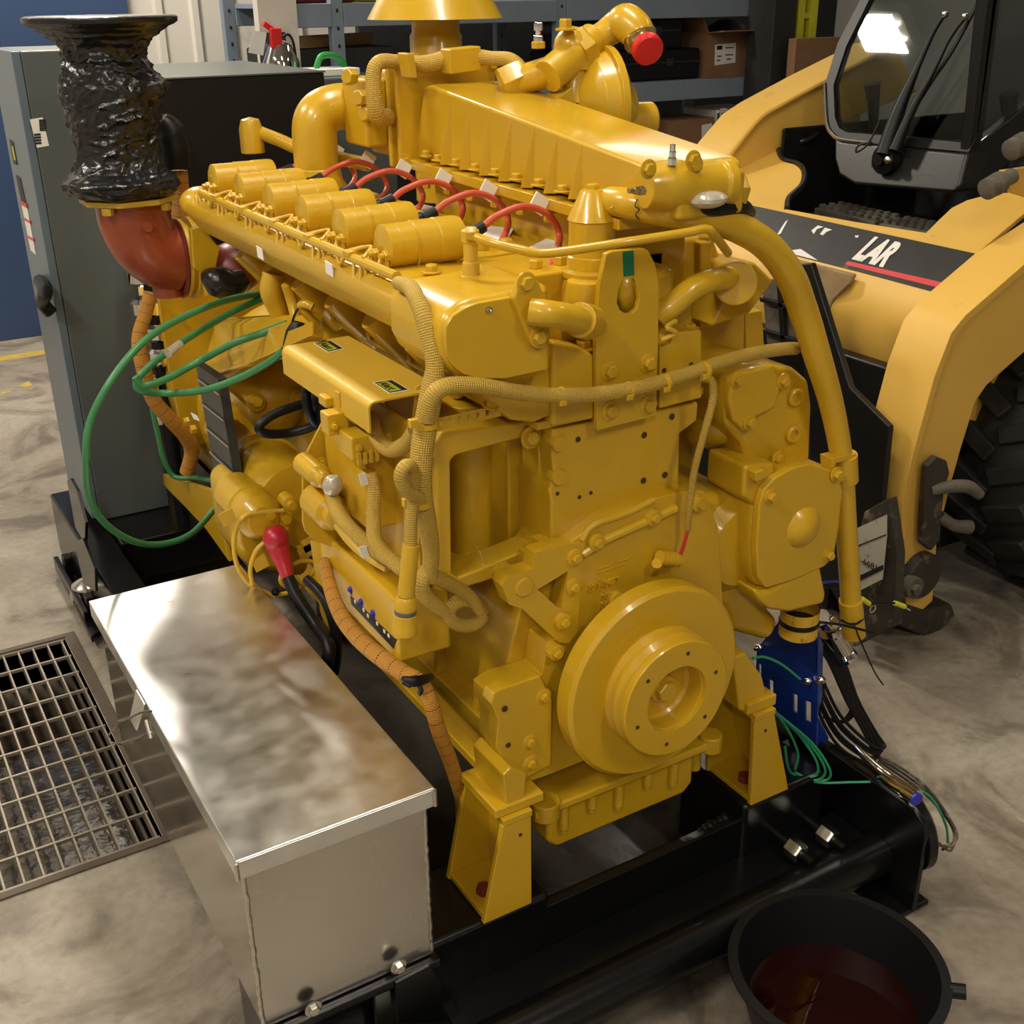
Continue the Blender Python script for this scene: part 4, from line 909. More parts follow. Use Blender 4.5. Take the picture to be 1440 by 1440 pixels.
# --- big crossover pipe
bp_ = [P(858, 282, y=1.455), P(888, 287, y=1.405), P(935, 296, y=1.37), P(990, 305, y=1.355), P(1035, 319, y=1.35), P(1078, 345, y=1.35), P(1110, 386, y=1.35), P(1130, 438, y=1.355), P(1150, 502, y=1.35), P(1170, 572, y=1.35), P(1184, 650, y=1.35), P(1190, 740, y=1.35), P(1197, 850, y=1.35)]
E('coolant_pipe', MB().tube(bp_, [.021, .023, .0235, .023, .023, .0235, .024, .024, .023, .021, .0195, .0195, .0195], 28, 8), 'paint', bevel=0)
MB().tube([P(896, 280, y=1.378), P(893, 290, y=1.374), P(899, 294, y=1.373), P(894, 302, y=1.376), P(900, 310, y=1.382)], .0009, 6, 4).build('pen_mark', 'ink', en)
E('pipe_collar', MB().cyl(P(1196, 843, y=1.35), P(1201, 893, y=1.35), .0225, n=28), 'paint', bevel=.001)
E('hose_clamp_wing', MB().obox(P(873, 284, y=1.415), (.012, -.006, .012), (.003, .004, 0), (-.003, 0, .004)), 'paint', bevel=.001)
MB().tube([P(1183, 872, y=1.328), P(1193, 877, y=1.322), P(1205, 877, y=1.322), P(1216, 868, y=1.335)], .0025, 6).build('cable_tie', 'plastic', en)
MB().tube([P(1200, 876, y=1.322), P(1214, 910, y=1.32), P(1230, 945, y=1.32), P(1242, 963, y=1.32)], .0016, 6).build('tie_tail', 'plastic', en)
cl = E('pipe_clamp', MB().ring([P(1170, 645, y=1.33)+V((0,0,0)), P(1205, 637, y=1.33), P(1208, 672, y=1.33), P(1172, 682, y=1.33)], [P(1176, 652, y=1.33), P(1200, 647, y=1.33), P(1203, 666, y=1.33), P(1177, 672, y=1.33)], (0, .03, 0)), 'paint', bevel=.002)
MB().cyl(P(1186, 640, y=1.35), P(1188, 676, y=1.35), .0245, n=28).build('clamp_band', 'paint', en)
bolt(en, P(1176, 667, y=1.325), (0,-1,0), .009, .012)
# --- right side upper housing (pump)
E('pump_upper_housing', MB().prism(PL([(1020,560),(1028,528),(1045,515),(1075,508),(1118,518),(1138,535),(1143,570),(1140,650),(1108,655),(1100,640),(1075,660),(1052,660),(1045,625),(1022,600)], y=1.39), (0, .14, 0)), 'cast', bevel=.010, seg=4)
E('pump_face_plate', MB().prism(PL([(1025,562),(1030,535),(1045,523),(1090,512),(1100,545),(1090,575),(1060,590),(1050,610),(1030,592)], y=1.375), (0, .02, 0)), 'cast', bevel=.007, seg=3)
for (u, v) in ((1037, 534), (1054, 594), (1102, 536), (1094, 645)): bolt(en, P(u, v, y=1.374), (0,-1,0), .009, .011)
for (u, v) in ((1117, 558), (1114, 610)):
    MB().lathe(P(u, v, y=1.389), (0,-1,0), [(.016, 0), (.016, .006), (.0135, .008), (.009, .008), (.008, .002), (.0005, .002)], 24).build('square_plug', 'paint', en)
E('inlet_elbow', MB().tube([P(985, 600, y=1.50), P(1005, 600, y=1.47), P(1030, 595, y=1.46), P(1060, 600, y=1.47)], .036, 20), 'cast', bevel=0)
E('pump_volume', MB().prism(PL([(975,700),(1040,690),(1068,720),(1062,835),(1100,875),(1085,905),(1030,890),(1000,800)], y=1.40), (0, .22, 0)), 'cast', bevel=.02, seg=3)
E('right_side_case', MB().box((1.20, 1.56, .40), (1.34, 2.45, 1.12)), 'cast', bevel=.02)
E('volute', MB().lathe(P(1050, 770, y=1.375), (0,1,0), [(.045, 0), (.075, .004), (.100, .03), (.105, .07), (.09, .11)], 36), 'cast', bevel=0)
E('pump_neck', MB().prism(PL([(1048,655),(1090,650),(1100,700),(1070,720),(1045,700)], y=1.345), (0, .10, 0)), 'cast', bevel=.008)
pc = [(1075,688),(1090,672),(1115,658),(1140,652),(1178,664),(1186,690),(1180,740),(1172,785),(1160,797),(1120,815),(1078,828),(1066,812),(1064,770),(1068,710)]
E('pump_body', MB().prism(PL([(u+ (4 if u > 1120 else -9), v) for u, v in pc], y=1.345), (0, .10, 0)), 'cast', bevel=.012, seg=3)
pcv = E('pump_cover', MB().prism(PL(pc, y=1.328), (0, .017, 0)), 'paint', bevel=.004)
dm = P(1130, 742, y=1.328); MB().lathe(dm, (0,-1,0), [(.040, -.001), (.037, .002), (.030, .009), (.018, .016), (.008, .0185), (.0005, .019)], 32).build('cover_dome', 'paint', pcv)
for (u, v) in ((1083, 698), (1164, 780)): bolt(en, P(u, v, y=1.327), (0,-1,0), .0085, .013)
E('cover_tab', MB().prism(PL([(1062,665),(1075,660),(1078,672),(1064,678)], y=1.325), (0, .03, 0)), 'paint', bevel=.002)
op = P(1125, 862, y=1.375)
E('pump_outlet', MB().prism(PL([(1062,830),(1078,832),(1155,795),(1163,835),(1160,850),(1110,862),(1080,858),(1066,845)], y=1.33), (0, .09, 0)), 'paint', bevel=.010, seg=4)
E('outlet_spigot', MB().lathe(op+V((0,0,.01)), (0,0,-1), [(.0365, 0), (.0365, .022), (.034, .024), (.034, .030), (.0365, .032), (.0365, .055), (.033, .056), (.032, .02)], 36, cap=False), mat('chipped_yellow_paint', (0.60, 0.36, 0.03), .4, dirt=(.03, .02, .012), dscale=45, damt=.42), bevel=0)
MB().lathe(op+V((0,0,-.014)), (0,0,-1), [(.0372, 0), (.0385, .001), (.0385, .007), (.0372, .008)], 36).build('cable_tie', 'plastic', en)
MB().tube([op+V((.03,-.024,-.018)), P(1180, 878, y=1.33), P(1230, 890, y=1.30)], .0028, 6).build('tie_tail', 'plastic', en)
# --- crank damper and pulley
damp = E('crank_damper', MB().lathe((XC, 1.300, ZC), (0,1,0), [(.10, .001), (.170, .001), (.177, .007), (.177, .038), (.172, .043), (.08, .044)], 72), 'paint', bevel=0)
yp = 1.2*XC/P(952, 988, y=1.2).x
MB().lathe((XC, yp, ZC), (0,1,0), [(.0605, .0), (.104, .0), (.106, .002), (.106, .012), (.098, .020), (.098, .022), (.107, .030), (.107, .034), (.099, .041), (.099, .043), (.108, .050), (.108, 1.301-yp)], 64, cap=False).build('drive_pulley', 'paint', en)
MB().lathe((XC, yp, ZC), (0,1,0), [(.0605, .0), (.0605, .008), (.058, .009), (.057, .040), (.052, .045), (.0005, .045)], 48, cap=False).build('hub_recess', 'paint', en)
MB().lathe((XC, yp+.045, ZC), (0,-1,0), [(.026, 0), (.026, .008), (.024, .010)], 32).hexa((XC, yp+.036, ZC), (0,-1,0), .019, .014).build('crank_bolt', 'paint', en)
for k in range(6):
    t_ = math.radians(18+60*k); hole(en, (XC+.084*math.cos(t_), yp-.0002, ZC+.084*math.sin(t_)), (0,-1,0), .004)
E('crank_nose', MB().cyl((XC, 1.343, ZC), (XC, 1.40, ZC), .075), 'cast')
# --- oil pan
E('oil_pan', MB().prism([(.885, 1.378, .36), (.885, 1.378, .27), (.905, 1.378, .25), (1.195, 1.378, .25), (1.215, 1.378, .27), (1.215, 1.378, .36)], (0, 1.12, 0)), 'paint', bevel=.009, seg=3)
E('pan_flange', MB().box((.845, 1.352, .353), (1.262, 2.50, .371)), 'paint', bevel=.005)
E('pan_corner', MB().cyl((.872, 1.365, .345), (.872, 1.365, .380), .026), 'paint', bevel=.003)
E('pan_corner', MB().cyl((1.24, 1.365, .345), (1.24, 1.365, .380), .022), 'paint', bevel=.003)
for i, x in enumerate((.915, .975, 1.035, 1.10, 1.16)):
    E('pan_boss', MB().cyl((x, 1.372, .295 if i % 2 == 0 else .315), (x, 1.372, .352), .0095, n=14), 'paint', bevel=.002)
    bolt(en, (x, 1.372, .295 if i % 2 == 0 else .315), (0,0,-1), .007, .009, washer=False)
# --- front mounts
def mount(x1, pts, name='engine_mount'):
    yf = 1.302
    A = PL(pts, y=yf)   # top-left, top-right, bottom-right, bottom-left
    tl, tr, brr, bl = A; zb = ST+.001
    if x1 is not None:
        for q in (tr, brr): q.x = x1
    x1 = tr.x; xb = brr.x
    brr.z = bl.z = zb; tr.z = tl.z
    o = E(name, MB().prism([tl, tr, brr, bl], (0, .011, 0)), 'paint', bevel=.002)
    def sub(n, m): return m.build(n, 'paint', o, bevel=.002)
    bk = [q + V((0, .125, 0)) for q in (tl, tr, brr, bl)]
    sub('rear_web', MB().prism(bk, (0, .011, 0)))
    sub('inner_wall', MB().prism([(x1-.011, yf+.0105, tr.z), (x1, yf+.0105, tr.z), (xb, yf+.0105, zb), (xb-.011, yf+.0105, zb)], (0, .115, 0)))
    sub('base_plate', MB().box((bl.x+.004, yf+.0105, zb), (xb-.011, yf+.1255, zb+.012)))
    sub('top_plate', MB().box((tl.x+.001, yf-.001, tr.z-.001), (x1+.002, yf+.137, tr.z+.012)))
    MB().hexa((bl.x+.032, yf+.055, zb+.012), (0,0,1), .014, .014).build('mount_bolt', 'primer_d', en)
    hole(en, ((tr.x*.6+tl.x*.4), yf-.0005, tr.z-.03), (0,-1,0), .0035)
    return tl, tr
tl, tr = mount(.805, [(707,1163),(744,1153),(747,1256),(680,1288)])
E('mount_foot', MB().box((.742, 1.31, tr.z+.0115), (.835, 1.43, tr.z+.03)).prism([(.765, 1.315, tr.z+.026), (.80, 1.315, tr.z+.026), (.805, 1.315, tr.z+.075), (.775, 1.315, tr.z+.10), (.76, 1.315, tr.z+.09)], (0, .10, 0)), 'paint', bevel=.003)
E('foot_web', MB().prism([(.742, 1.34, tr.z+.027), (.83, 1.34, tr.z+.027), (.85, 1.34, .42), (.80, 1.34, .42)], (0, .05, 0)), 'paint', bevel=.004)
tl, tr = mount(None, [(1061,1015),(1089,1007),(1111,1091),(1057,1120)])
E('mount_foot', MB().box((1.275, 1.31, tr.z+.0115), (1.345, 1.43, tr.z+.035)), 'paint', bevel=.003)
E('foot_web', MB().prism(PL([(1040,1000),(1035,960),(1030,925),(1050,918),(1072,950),(1082,990),(1078,1008)], y=1.32), (0, .06, 0)), 'paint', bevel=.005)
E('foot_pipe', MB().cyl((1.235, 1.40, ST+.05), (1.235, 1.40, .37), .012), 'paint')
# --- open square frame on the left
fo = [(612,622),(622,606),(755,590),(768,596),(772,640),(772,760),(765,775),(755,795),(640,832),(625,828),(618,815)]
fi = [(634,650),(642,641),(735,616),(752,614),(758,625),(758,755),(748,770),(645,812),(636,806)]
FYY = 1.435
fm = MB(); plate(fm, PL(fo, y=FYY), [PL(fi, y=FYY)], (0, .055, 0))
E('square_frame', fm, 'paint', bevel=.005)
# frame interior: back wall and cylinder shape
E('frame_back', MB().box((.74, 1.64, .76), (.885, 1.65, 1.05)), 'cast', bevel=.004)
E('cylinder_barrel', MB().cyl((.872, 1.60, .72), (.872, 1.60, 1.04), .05), 'cast')
E('frame_side', MB().box((.715, 1.4901, .775), (.722, 1.65, 1.055)).box((.715, 1.4901, .768), (.885, 1.65, .775)), 'cast', bevel=.001)
bolt(en, P(747, 615, y=1.43), (0,-1,0), .012, .010)
# slotted strap
sp = [P(603, 592, y=1.40), P(703, 570, y=1.40), P(705, 585, y=1.40), P(603, 610, y=1.40)]
hs_ = []
for k in range(6):
    u = 618+k*13; hs_.append(PL([(u, 592-k*2.9), (u+5, 591-k*2.9), (u+5, 599-k*2.9), (u, 600-k*2.9)], y=1.40))
sm = MB(); plate(sm, sp, hs_, (0, .0025, 0)); E('slotted_strap', sm, 'paint', bevel=0)
bolt(en, P(690, 570, y=1.40), (0,-.3,1), .008, .008)
# --- wiring harness on the front and the left
h1 = [P(560, 398, y=1.50), P(577, 405, y=1.44), P(592, 435, y=1.40), P(605, 480, y=1.38), P(612, 515, y=1.37), P(607, 550, y=1.37), P(600, 590, y=1.37), P(593, 640, y=1.37), P(592, 690, y=1.37), P(600, 735, y=1.38), P(606, 775, y=1.39), P(604, 815, y=1.40)]
E('main_harness', MB().tube(h1, [.010, .012, .0125, .013, .0135, .016, .0165, .0165, .0165, .015, .013, .012], 20), 'braid', bevel=0)
h2 = [P(600, 590, y=1.36), P(606, 562, y=1.352), P(625, 544, y=1.345), P(670, 542, y=1.342), P(730, 552, y=1.342), P(790, 557, y=1.342), P(850, 553, y=1.345), P(905, 543, y=1.345), P(960, 528, y=1.35), P(1010, 510, y=1.352), P(1060, 497, y=1.36), P(1100, 491, y=1.37), P(1118, 490, y=1.385)]
E('front_harness', MB().tube(h2, [.012, .0125, .0125, .0115, .0115, .0115, .0115, .0115, .011, .011, .011, .011, .011], 18), 'braid', bevel=0)
h3 = [P(985, 531, y=1.34), P(1000, 535, y=1.335), P(1003, 560, y=1.335), P(990, 610, y=1.335), P(977, 660, y=1.34), P(970, 710, y=1.345), P(967, 745, y=1.35)]
E('sensor_lead', MB().tube(h3, [.007, .0065, .0065, .006, .006, .006, .005], 12), 'braid', bevel=0)
E('sensor_wire', MB().tube([P(967, 745, y=1.35), P(962, 765, y=1.352), P(955, 785, y=1.357)], .003, 8), 'red', bevel=0)
sb = E('timing_sensor', MB().cyl(P(930, 785, y=1.355), P(955, 788, y=1.355), .011, n=16).cyl(P(920, 803, y=1.372), P(924, 792, y=1.35), .009, n=16), 'paint', bevel=.001)
for k in range(5): MB().cyl(P(927+k*5, 784+k*.6, y=1.355), P(929.0+k*5, 784.3+k*.6, y=1.355), .0125, n=14).build('sensor_ring', 'paint', sb)
for (u, v) in ((790, 557), (884, 549), (936, 538), (992, 520)):
    p = P(u, v, y=1.346); E('harness_band', MB().lathe(p-V((.004,0,0)), (1, 0, .12), [(.0125, 0), (.0135, .001), (.0135, .007), (.0125, .008)], 18), 'paint', bevel=0)
    E('band_tag', MB().obox(P(u+2, v+10, y=1.332), (.006, 0, 0), (0, .002, 0), (0, 0, .004)), 'paint', bevel=.001)
for (u, v) in ((599, 597), (590, 708)):
    p = P(u, v, y=1.37); E('harness_band', MB().lathe(p+V((0,0,-.004)), (0, 0, 1), [(.0175, 0), (.019, .001), (.019, .008), (.0175, .009)], 20), 'paint', bevel=0)
    E('band_lock', MB().obox(P(u-18, v-2, y=1.355), (.006, 0, 0), (0, .005, 0), (0, 0, .006)), 'paint', bevel=.001)
# loop branch and connector below
E('loop_branch', MB().tube([P(590, 700, y=1.35), P(572, 690, y=1.34), P(563, 670, y=1.335), P(570, 655, y=1.335), P(580, 660, y=1.345), P(580, 690, y=1.352), P(578, 730, y=1.352), P(577, 770, y=1.35), P(572, 800, y=1.35)], .0095, 14), 'braid', bevel=0)
cn = E('round_connector', MB().cyl(P(578, 765, y=1.35), P(571, 838, y=1.35), .0125, n=24), 'paint', bevel=.001)
pc0 = P(571, 838, y=1.35); dcn = (P(569, 892, y=1.35)-pc0).normalized()
MB().lathe(pc0, dcn, [(.013, 0), (.016, .004), (.0165, .02), (.0155, .021), (.0155, .028), (.0175, .029), (.0175, .045), (.0185, .047), (.0185, .060), (.016, .062)], 28).build('coupling_ring', 'paint', cn)
MB().lathe(pc0+dcn*.022, dcn, [(.0158, 0), (.0162, .001), (.0162, .006), (.0158, .007)], 28).build('grey_seal', 'grey', cn, label='grey seal ring')
E('harness_tail', MB().tube([P(604, 800, y=1.40), P(592, 820, y=1.40), P(600, 840, y=1.40), P(625, 860, y=1.40)], [.013, .014, .012, .010], 14), 'braid', bevel=0)
E('harness_tail', MB().tube([P(606, 810, y=1.40), P(635, 822, y=1.41), P(660, 838, y=1.42), P(675, 860, y=1.42)], [.014, .011, .010, .009], 14), 'braid', bevel=0)
lp = [P(655+24*math.cos(t), 862+18*math.sin(t), y=1.43) for t in [k*math.pi/6 for k in range(13)]]
E('coiled_lead', MB().tube(lp, .011, 14), 'braid', bevel=0)
# --- engine controller shelf with folded cover
cz = 1.10
tp_ = [P(424, 484, z=cz), P(497, 474, z=cz), P(598, 533, z=cz), P(590, 545, z=cz), P(540, 562, z=cz)]
tA, tB, tC, tD = P(420, 487, z=cz), P(497, 474, z=cz), P(600, 536, z=cz), P(533, 562, z=cz)
xL, xR, yB, yF = .650, .775, 1.86, 1.505
cv = MB(); rr = .012
prof2 = [(xR, cz), (xL+rr, cz)] + [(xL+rr-rr*math.sin(a), cz-rr+rr*math.cos(a)) for a in (math.pi/8, math.pi/4, 3*math.pi/8, math.pi/2)] + [(xL, cz-.048), (xL+.003, cz-.048)] + [(xL+rr-(rr-.003)*math.sin(a), cz-rr+(rr-.003)*math.cos(a)) for a in (math.pi/2, 3*math.pi/8, math.pi/4, math.pi/8)] + [(xL+rr, cz-.003), (xR, cz-.003)]
cover = E('module_cover', cv.prism([(x, yF, z) for x, z in prof2], (0, yB-yF, 0)), 'paint2', bevel=0)
for (pts, tx, sc) in (([(441,483),(465,479),(484,491),(461,496)], None, 1), ([(524,538),(551,534),(576,549),(548,554)], None, 1)):
    Q_ = PL(pts, z=cz+.0004); cc_ = sum(Q_, V((0,0,0)))/4
    st_ = MB().prism(Q_, (0, 0, .0006)).build('alert_sticker', 'white', cover, smooth=0, label='green and black warning sticker with white border')
    MB().prism([cc_+(q-cc_)*.90+V((0,0,.0006)) for q in Q_], (0,0,.0004)).build('sticker_field', 'ink', st_, smooth=0)
    def SB(a_, b_, o_): return Q_[0]*(1-a_)*(1-b_)+Q_[3]*a_*(1-b_)+Q_[1]*(1-a_)*b_+Q_[2]*a_*b_+V((0,0,o_))
    MB().prism([SB(.12,.1,.0010), SB(.9,.1,.0010), SB(.9,.68,.0010), SB(.12,.68,.0010)], (0,0,.0003)).build('sticker_field', 'stick_g', st_, smooth=0)
    xd = (Q_[3]-Q_[0]).normalized(); yd = (Q_[1]-Q_[0]).normalized()
    text('Alert', st_, 'sticker_text', 'ink', SB(.15, .16, .0016), xd, yd, (Q_[1]-Q_[0]).length*.62, ext=.0001, bold=.0004)
E('module_bracket', MB().prism(PL([(466,570),(430,640),(426,655),(426,735),(430,748),(442,760),(520,790),(560,795),(575,700),(560,590)], y=1.74), (0, .006, 0)), 'paint', bevel=.001)
ecm = E('control_module', MB().box((.665, 1.57, .86), (.77, 1.735, 1.02)), 'cast', bevel=.006)
def cbox(name, u0, v0, u1, v1, y, d=.03, m='paint'):
    a, b = P(u0, v1, y=y), P(u1, v0, y=y)
    return E(name, MB().box((a.x, y, a.z), (b.x, y+d, b.z)), m, bevel=.003)
cbox('module_connector', 462, 578, 490, 615, 1.60); cbox('module_connector', 496, 608, 535, 650, 1.55, .05)
cbox('connector_body', 458, 555, 486, 575, 1.64); cbox('terminal_block', 518, 665, 536, 680, 1.54)
cbox('latch_block', 500, 580, 520, 600, 1.60)
E('module_harness', MB().tube([P(520, 585, y=1.58), P(530, 615, y=1.54), P(548, 632, y=1.50), P(570, 625, y=1.46), P(585, 605, y=1.42)], .0125, 14), 'braid', bevel=0)
E('module_harness', MB().tube([P(523, 665, y=1.54), P(526, 690, y=1.53), P(525, 730, y=1.52), P(530, 765, y=1.49), P(560, 795, y=1.45), P(595, 815, y=1.42)], [.009, .011, .012, .012, .013, .013], 14), 'braid', bevel=0)
E('side_harness', MB().tube([P(464, 690, y=1.62), P(475, 720, y=1.58), P(495, 745, y=1.54), P(530, 775, y=1.50), P(570, 800, y=1.46)], [.010, .013, .012, .012, .012], 14), 'braid', bevel=0)
E('loom_lead', MB().tube([P(478, 735, y=1.60), P(490, 755, y=1.58), P(510, 778, y=1.55), P(545, 800, y=1.5)], [.012, .010, .007, .007], 12), 'paint2', bevel=0)
MB().sphere(P(468, 682, y=1.60), .018, 10, (1, .8, 1)).build('plastic_wrapped_plug', 'clearwrap', en)
for (u, v, r) in ((450, 670, .014), (468, 722, .022)): E('pump_head', MB().lathe(P(u, v, y=1.66), (0,-1,0), [(r*1.4, -.07), (r*1.4, 0), (r, .006), (r, .022), (r*.7, .026)], 20), 'paint', bevel=0)
for (u, v, y, m_) in ((511, 674, 1.53, 'white'), (512, 776, 1.50, 'white')):
    MB().obox(P(u, v, y=y), (.006, 0, 0), (0, .001, 0), (-.002, 0, .010)).build('paper_tag', m_, en, smooth=0)
# --- lower box with blue plugs
lb = E('relay_box', MB().box((.665, 1.485, .655), (.765, 1.80, .775)), 'paint', bevel=.008, seg=3)
for k, (u, v) in enumerate(((493, 829), (508, 846), (525, 862))):
    p = P(u, v, x=.664); MB().sphere(p, .0058, 10).cyl(p, p+V((.002, 0, -.010)), .003, n=8).build('blue_plug', 'bluecap', lb)
MB().prism(PL([(492,838),(556,900),(553,912),(494,850)], x=.6635), (.003, 0, 0)).build('gauge_strip', 'ink', lb, smooth=0, label='black strip with small pale marks')
for k, (u, v) in enumerate(((499, 846), (511, 858), (517, 866), (530, 877), (540, 888), (546, 894))):
    p = P(u, v, x=.6625); MB().box((p.x, p.y-.003, p.z-.003), (p.x+.001, p.y+.003, p.z+.003)).build('pale_mark', 'white', lb, smooth=0)
E('side_stay', MB().prism(PL([(436,760),(452,765),(462,800),(460,890),(450,860)], x=.70), (.006, 0, 0)), 'paint', bevel=.001)
# --- orange split loom along the crankcase
ol = [P(456, 790, y=1.76), P(464, 825, y=1.70), P(478, 862, y=1.64), P(500, 893, y=1.58), P(530, 920, y=1.52), P(565, 945, y=1.47), P(592, 960, y=1.43), P(606, 990, y=1.41), P(618, 1030, y=1.41), P(635, 1075, y=1.43), P(648, 1120, y=1.45), P(650, 1150, y=1.47)]
tag(MB().tube(ol, [.011, .0125, .014, .0145, .015, .0145, .0125, .013, .013, .0125, .012, .012], 18).build('orange_loom', 'orange'), 'orange ruled cable loom draped along the lower left side of the engine', 'cable')
MB_ = MB(); c_ = P(582, 958, y=1.43)
MB_.tube([P(566, 954, y=1.425), P(580, 958, y=1.41), P(598, 955, y=1.42), P(606, 952, y=1.45)], [.004, .009, .008, .006], 10); MB_.tube([P(584, 955, y=1.42), P(592, 970, y=1.405), P(590, 975, y=1.41)], .004, 8); MB_.tube([P(566, 960, y=1.42), P(578, 966, y=1.41)], .003, 8)
tag(MB_.build('tape_tie', 'plastic'), 'black tape tie wrapped round the orange loom', 'tie')
# --- starter motors, bellhousing, rear
c1 = P(420, 712, y=2.10)
E('starter_body', MB().lathe((c1.x, 2.10, c1.z), (0,1,0), [(.075, 0), (.089, .003), (.089, .012), (.085, .014), (.085, .19), (.091, .192), (.091, .22)], 48), 'cast', bevel=0)
c2 = P(366, 728, y=2.05)
E('starter_solenoid', MB().lathe((c2.x, 2.05, c2.z), (0,1,0), [(.03, -.02), (.036, -.015), (.044, .0), (.046, .002), (.046, .05), (.050, .052), (.050, .065), (.045, .067), (.045, .15)], 32), 'cast', bevel=0)
for (u, v) in ((378, 722), (400, 728), (408, 708), (396, 742)): MB().lathe(P(u, v, y=2.04), (0,-1,0), [(.016, -.03), (.016, .004), (.009, .006), (.009, .016)], 16).build('solenoid_stud', 'cast', en)
E('starter_nose', MB().prism(PL([(320,690),(345,672),(400,760),(440,790),(430,815),(350,800),(330,770)], y=2.16), (0, .14, 0)), 'cast', bevel=.02, seg=3)
E('bell_housing', MB().lathe((XC, 2.505, ZC+.03), (0,1,0), [(.22, 0), (.25, .02), (.27, .06), (.29, .08), (.29, .11)], 72), 'cast', bevel=0)
E('housing_shoulder', MB().tube([P(345, 590, y=2.46), P(380, 560, y=2.46), P(420, 530, y=2.46), P(460, 500, y=2.48)], [.085, .085, .075, .07], 24), 'cast', bevel=0)
E('housing_knuckle', MB().tube([P(300, 590, y=2.50), P(330, 605, y=2.46), P(360, 640, y=2.40)], [.04, .05, .055], 20), 'cast', bevel=0)
E('housing_nut', MB().hexa(P(322, 600, y=2.42), (0,-1,0), .026, .02), 'cast', bevel=.002)
for (u, v) in ((360, 565), (420, 560), (440, 585)): bolt(en, P(u, v, y=2.37), (0,-1,.3), .014, .014)
lv0, lv1 = P(277, 512, x=.67), P(305, 532, x=.67)
gen = thing('generator', 'yellow generator end with dark slatted vent behind the engine', 'generator', (1.05, 3.0, ST))
GXc = .645
vent = MB().prism([P(275, 512, x=GXc), P(306, 533, x=GXc), P(350, 800, x=GXc), P(318, 762, x=GXc)], (.02, 0, 0)).build('vent_panel', 'louver', en, bevel=.001)
for k in range(7):
    f = (k+.6)/7.3
    a = P(275+(318-275)*f, 512+(762-512)*f, x=GXc-.002); b = P(306+(350-306)*f, 533+(800-533)*f, x=GXc-.002)
    MB().prism([a+V((0,0,-.002)), b+V((0,0,-.002)), b+V((0,0,.002)), a+V((0,0,.002))], (-.003, 0, 0)).build('slat_edge', 'steel', vent, smooth=0)
def G(n, mb, m='cast', **k): return mb.build(n, m, gen, **k)
G('rear_plate', MB().prism(PL([(222,415),(300,398),(420,390),(430,500),(330,600),(262,640),(238,520)], y=2.98), (0, .02, 0)), 'paint', bevel=.003)
G('adapter_ring', MB().lathe((XC, 2.62, ZC+.05), (0,1,0), [(.27, 0), (.29, .02), (.29, .20), (.28, .30), (.27, .30)], 72), 'paint')
E('side_cover', MB().prism([P(305,532,x=.70), P(300,450,x=.76), P(440,440,x=.80), P(440,470,x=.70)], (.02, 0, -.01)), 'paint', bevel=.003)
E('gusset_cover', MB().add([P(306, 446, x=.80), P(385, 442, x=.84), P(395, 460, x=.72), P(285, 515, x=.70), P(300, 528, x=.68), P(400, 505, x=.72), P(300,528,x=.9), P(400,505,x=.9)], [(0,1,2,3),(3,2,5,4),(0,3,4,6),(4,5,7,6),(0,6,7,1),(1,7,5,2)]), 'paint', bevel=.006)
G('generator_barrel', MB().cyl((XC, 3.0, ZC+.05), (XC, 3.75, ZC+.05), .285, n=64), 'paint')
G('generator_feet', MB().box((.94, 3.05, ST+.021), (1.30, 3.7, .40)), 'paint', bevel=.004)
E('terminal_foot', MB().prism(PL([(208,660),(300,690),(322,790),(290,745),(262,715)], x=.74), (.012, 0, 0)), 'paint', bevel=.002)
for (u, v) in ((265, 592), (275, 603)): MB().hexa(P(u, v, x=.72), (-1,0,0), .012, .012).build('lug_nut', 'paint', gen)
MB().prism(PL([(268,580),(276,584),(280,592),(272,589)], x=.70), (.001, 0, 0)).build('small_label', 'white', gen, smooth=0)
# manifold drops
E('drop_pipe', MB().tube([P(385, 385, y=2.25), P(382, 410, y=2.25), P(393, 440, y=2.25), P(412, 490, y=2.25)], [.022, .024, .020, .018], 14), 'cast', bevel=0)
E('drop_pipe', MB().tube([P(403, 400, y=2.15), P(412, 430, y=2.15), P(425, 485, y=2.1)], .011, 12), 'paint', bevel=0)
E('return_bend', MB().tube([P(445, 455, y=2.0), P(430, 440, y=2.0), P(423, 430, y=2.0), P(430, 428, y=1.98), P(440, 432, y=1.97)], .008, 12), 'paint', bevel=0)
MB().lathe(P(412, 490, y=2.0), (.1,0,.3), [(.015, -.02), (.02, 0), (.02, .03), (.012, .05)], 16).build('rubber_plug', 'plastic', en)
MB().tube([P(412, 475, y=2.0), P(411, 455, y=2.0), P(418, 435, y=2.0), P(428, 425, y=2.0)], .0025, 8).build('thin_black_lead', 'plastic', en)
# rear of manifold: coupling, actuator, turbo end
E('manifold_nose', MB().sphere(P(282, 285, y=2.56), .05, 20, (.9, .9, .7)).sphere(P(305, 283, y=2.5), .045, 16, (1.1, .9, .6)), 'paint', bevel=0)
E('actuator_plate', MB().prism(PL([(268,322),(285,318),(310,350),(304,378),(285,385),(272,378)], y=2.56), (0, .02, 0)), 'paint', bevel=.004)
MB().sphere(P(328, 378, y=2.62), .075, 20, (.9, .9, .8)).build('turbo_end', 'primer_d', en, label='dark red turbocharger end')
mbf = MB(); mbf.tube([P(288, 385, y=2.55), P(305, 395, y=2.52), P(325, 400, y=2.52), P(345, 390, y=2.52)], [.012, .035, .035, .02], 12)
mbf.build('loose_black_film', 'wrap', en)
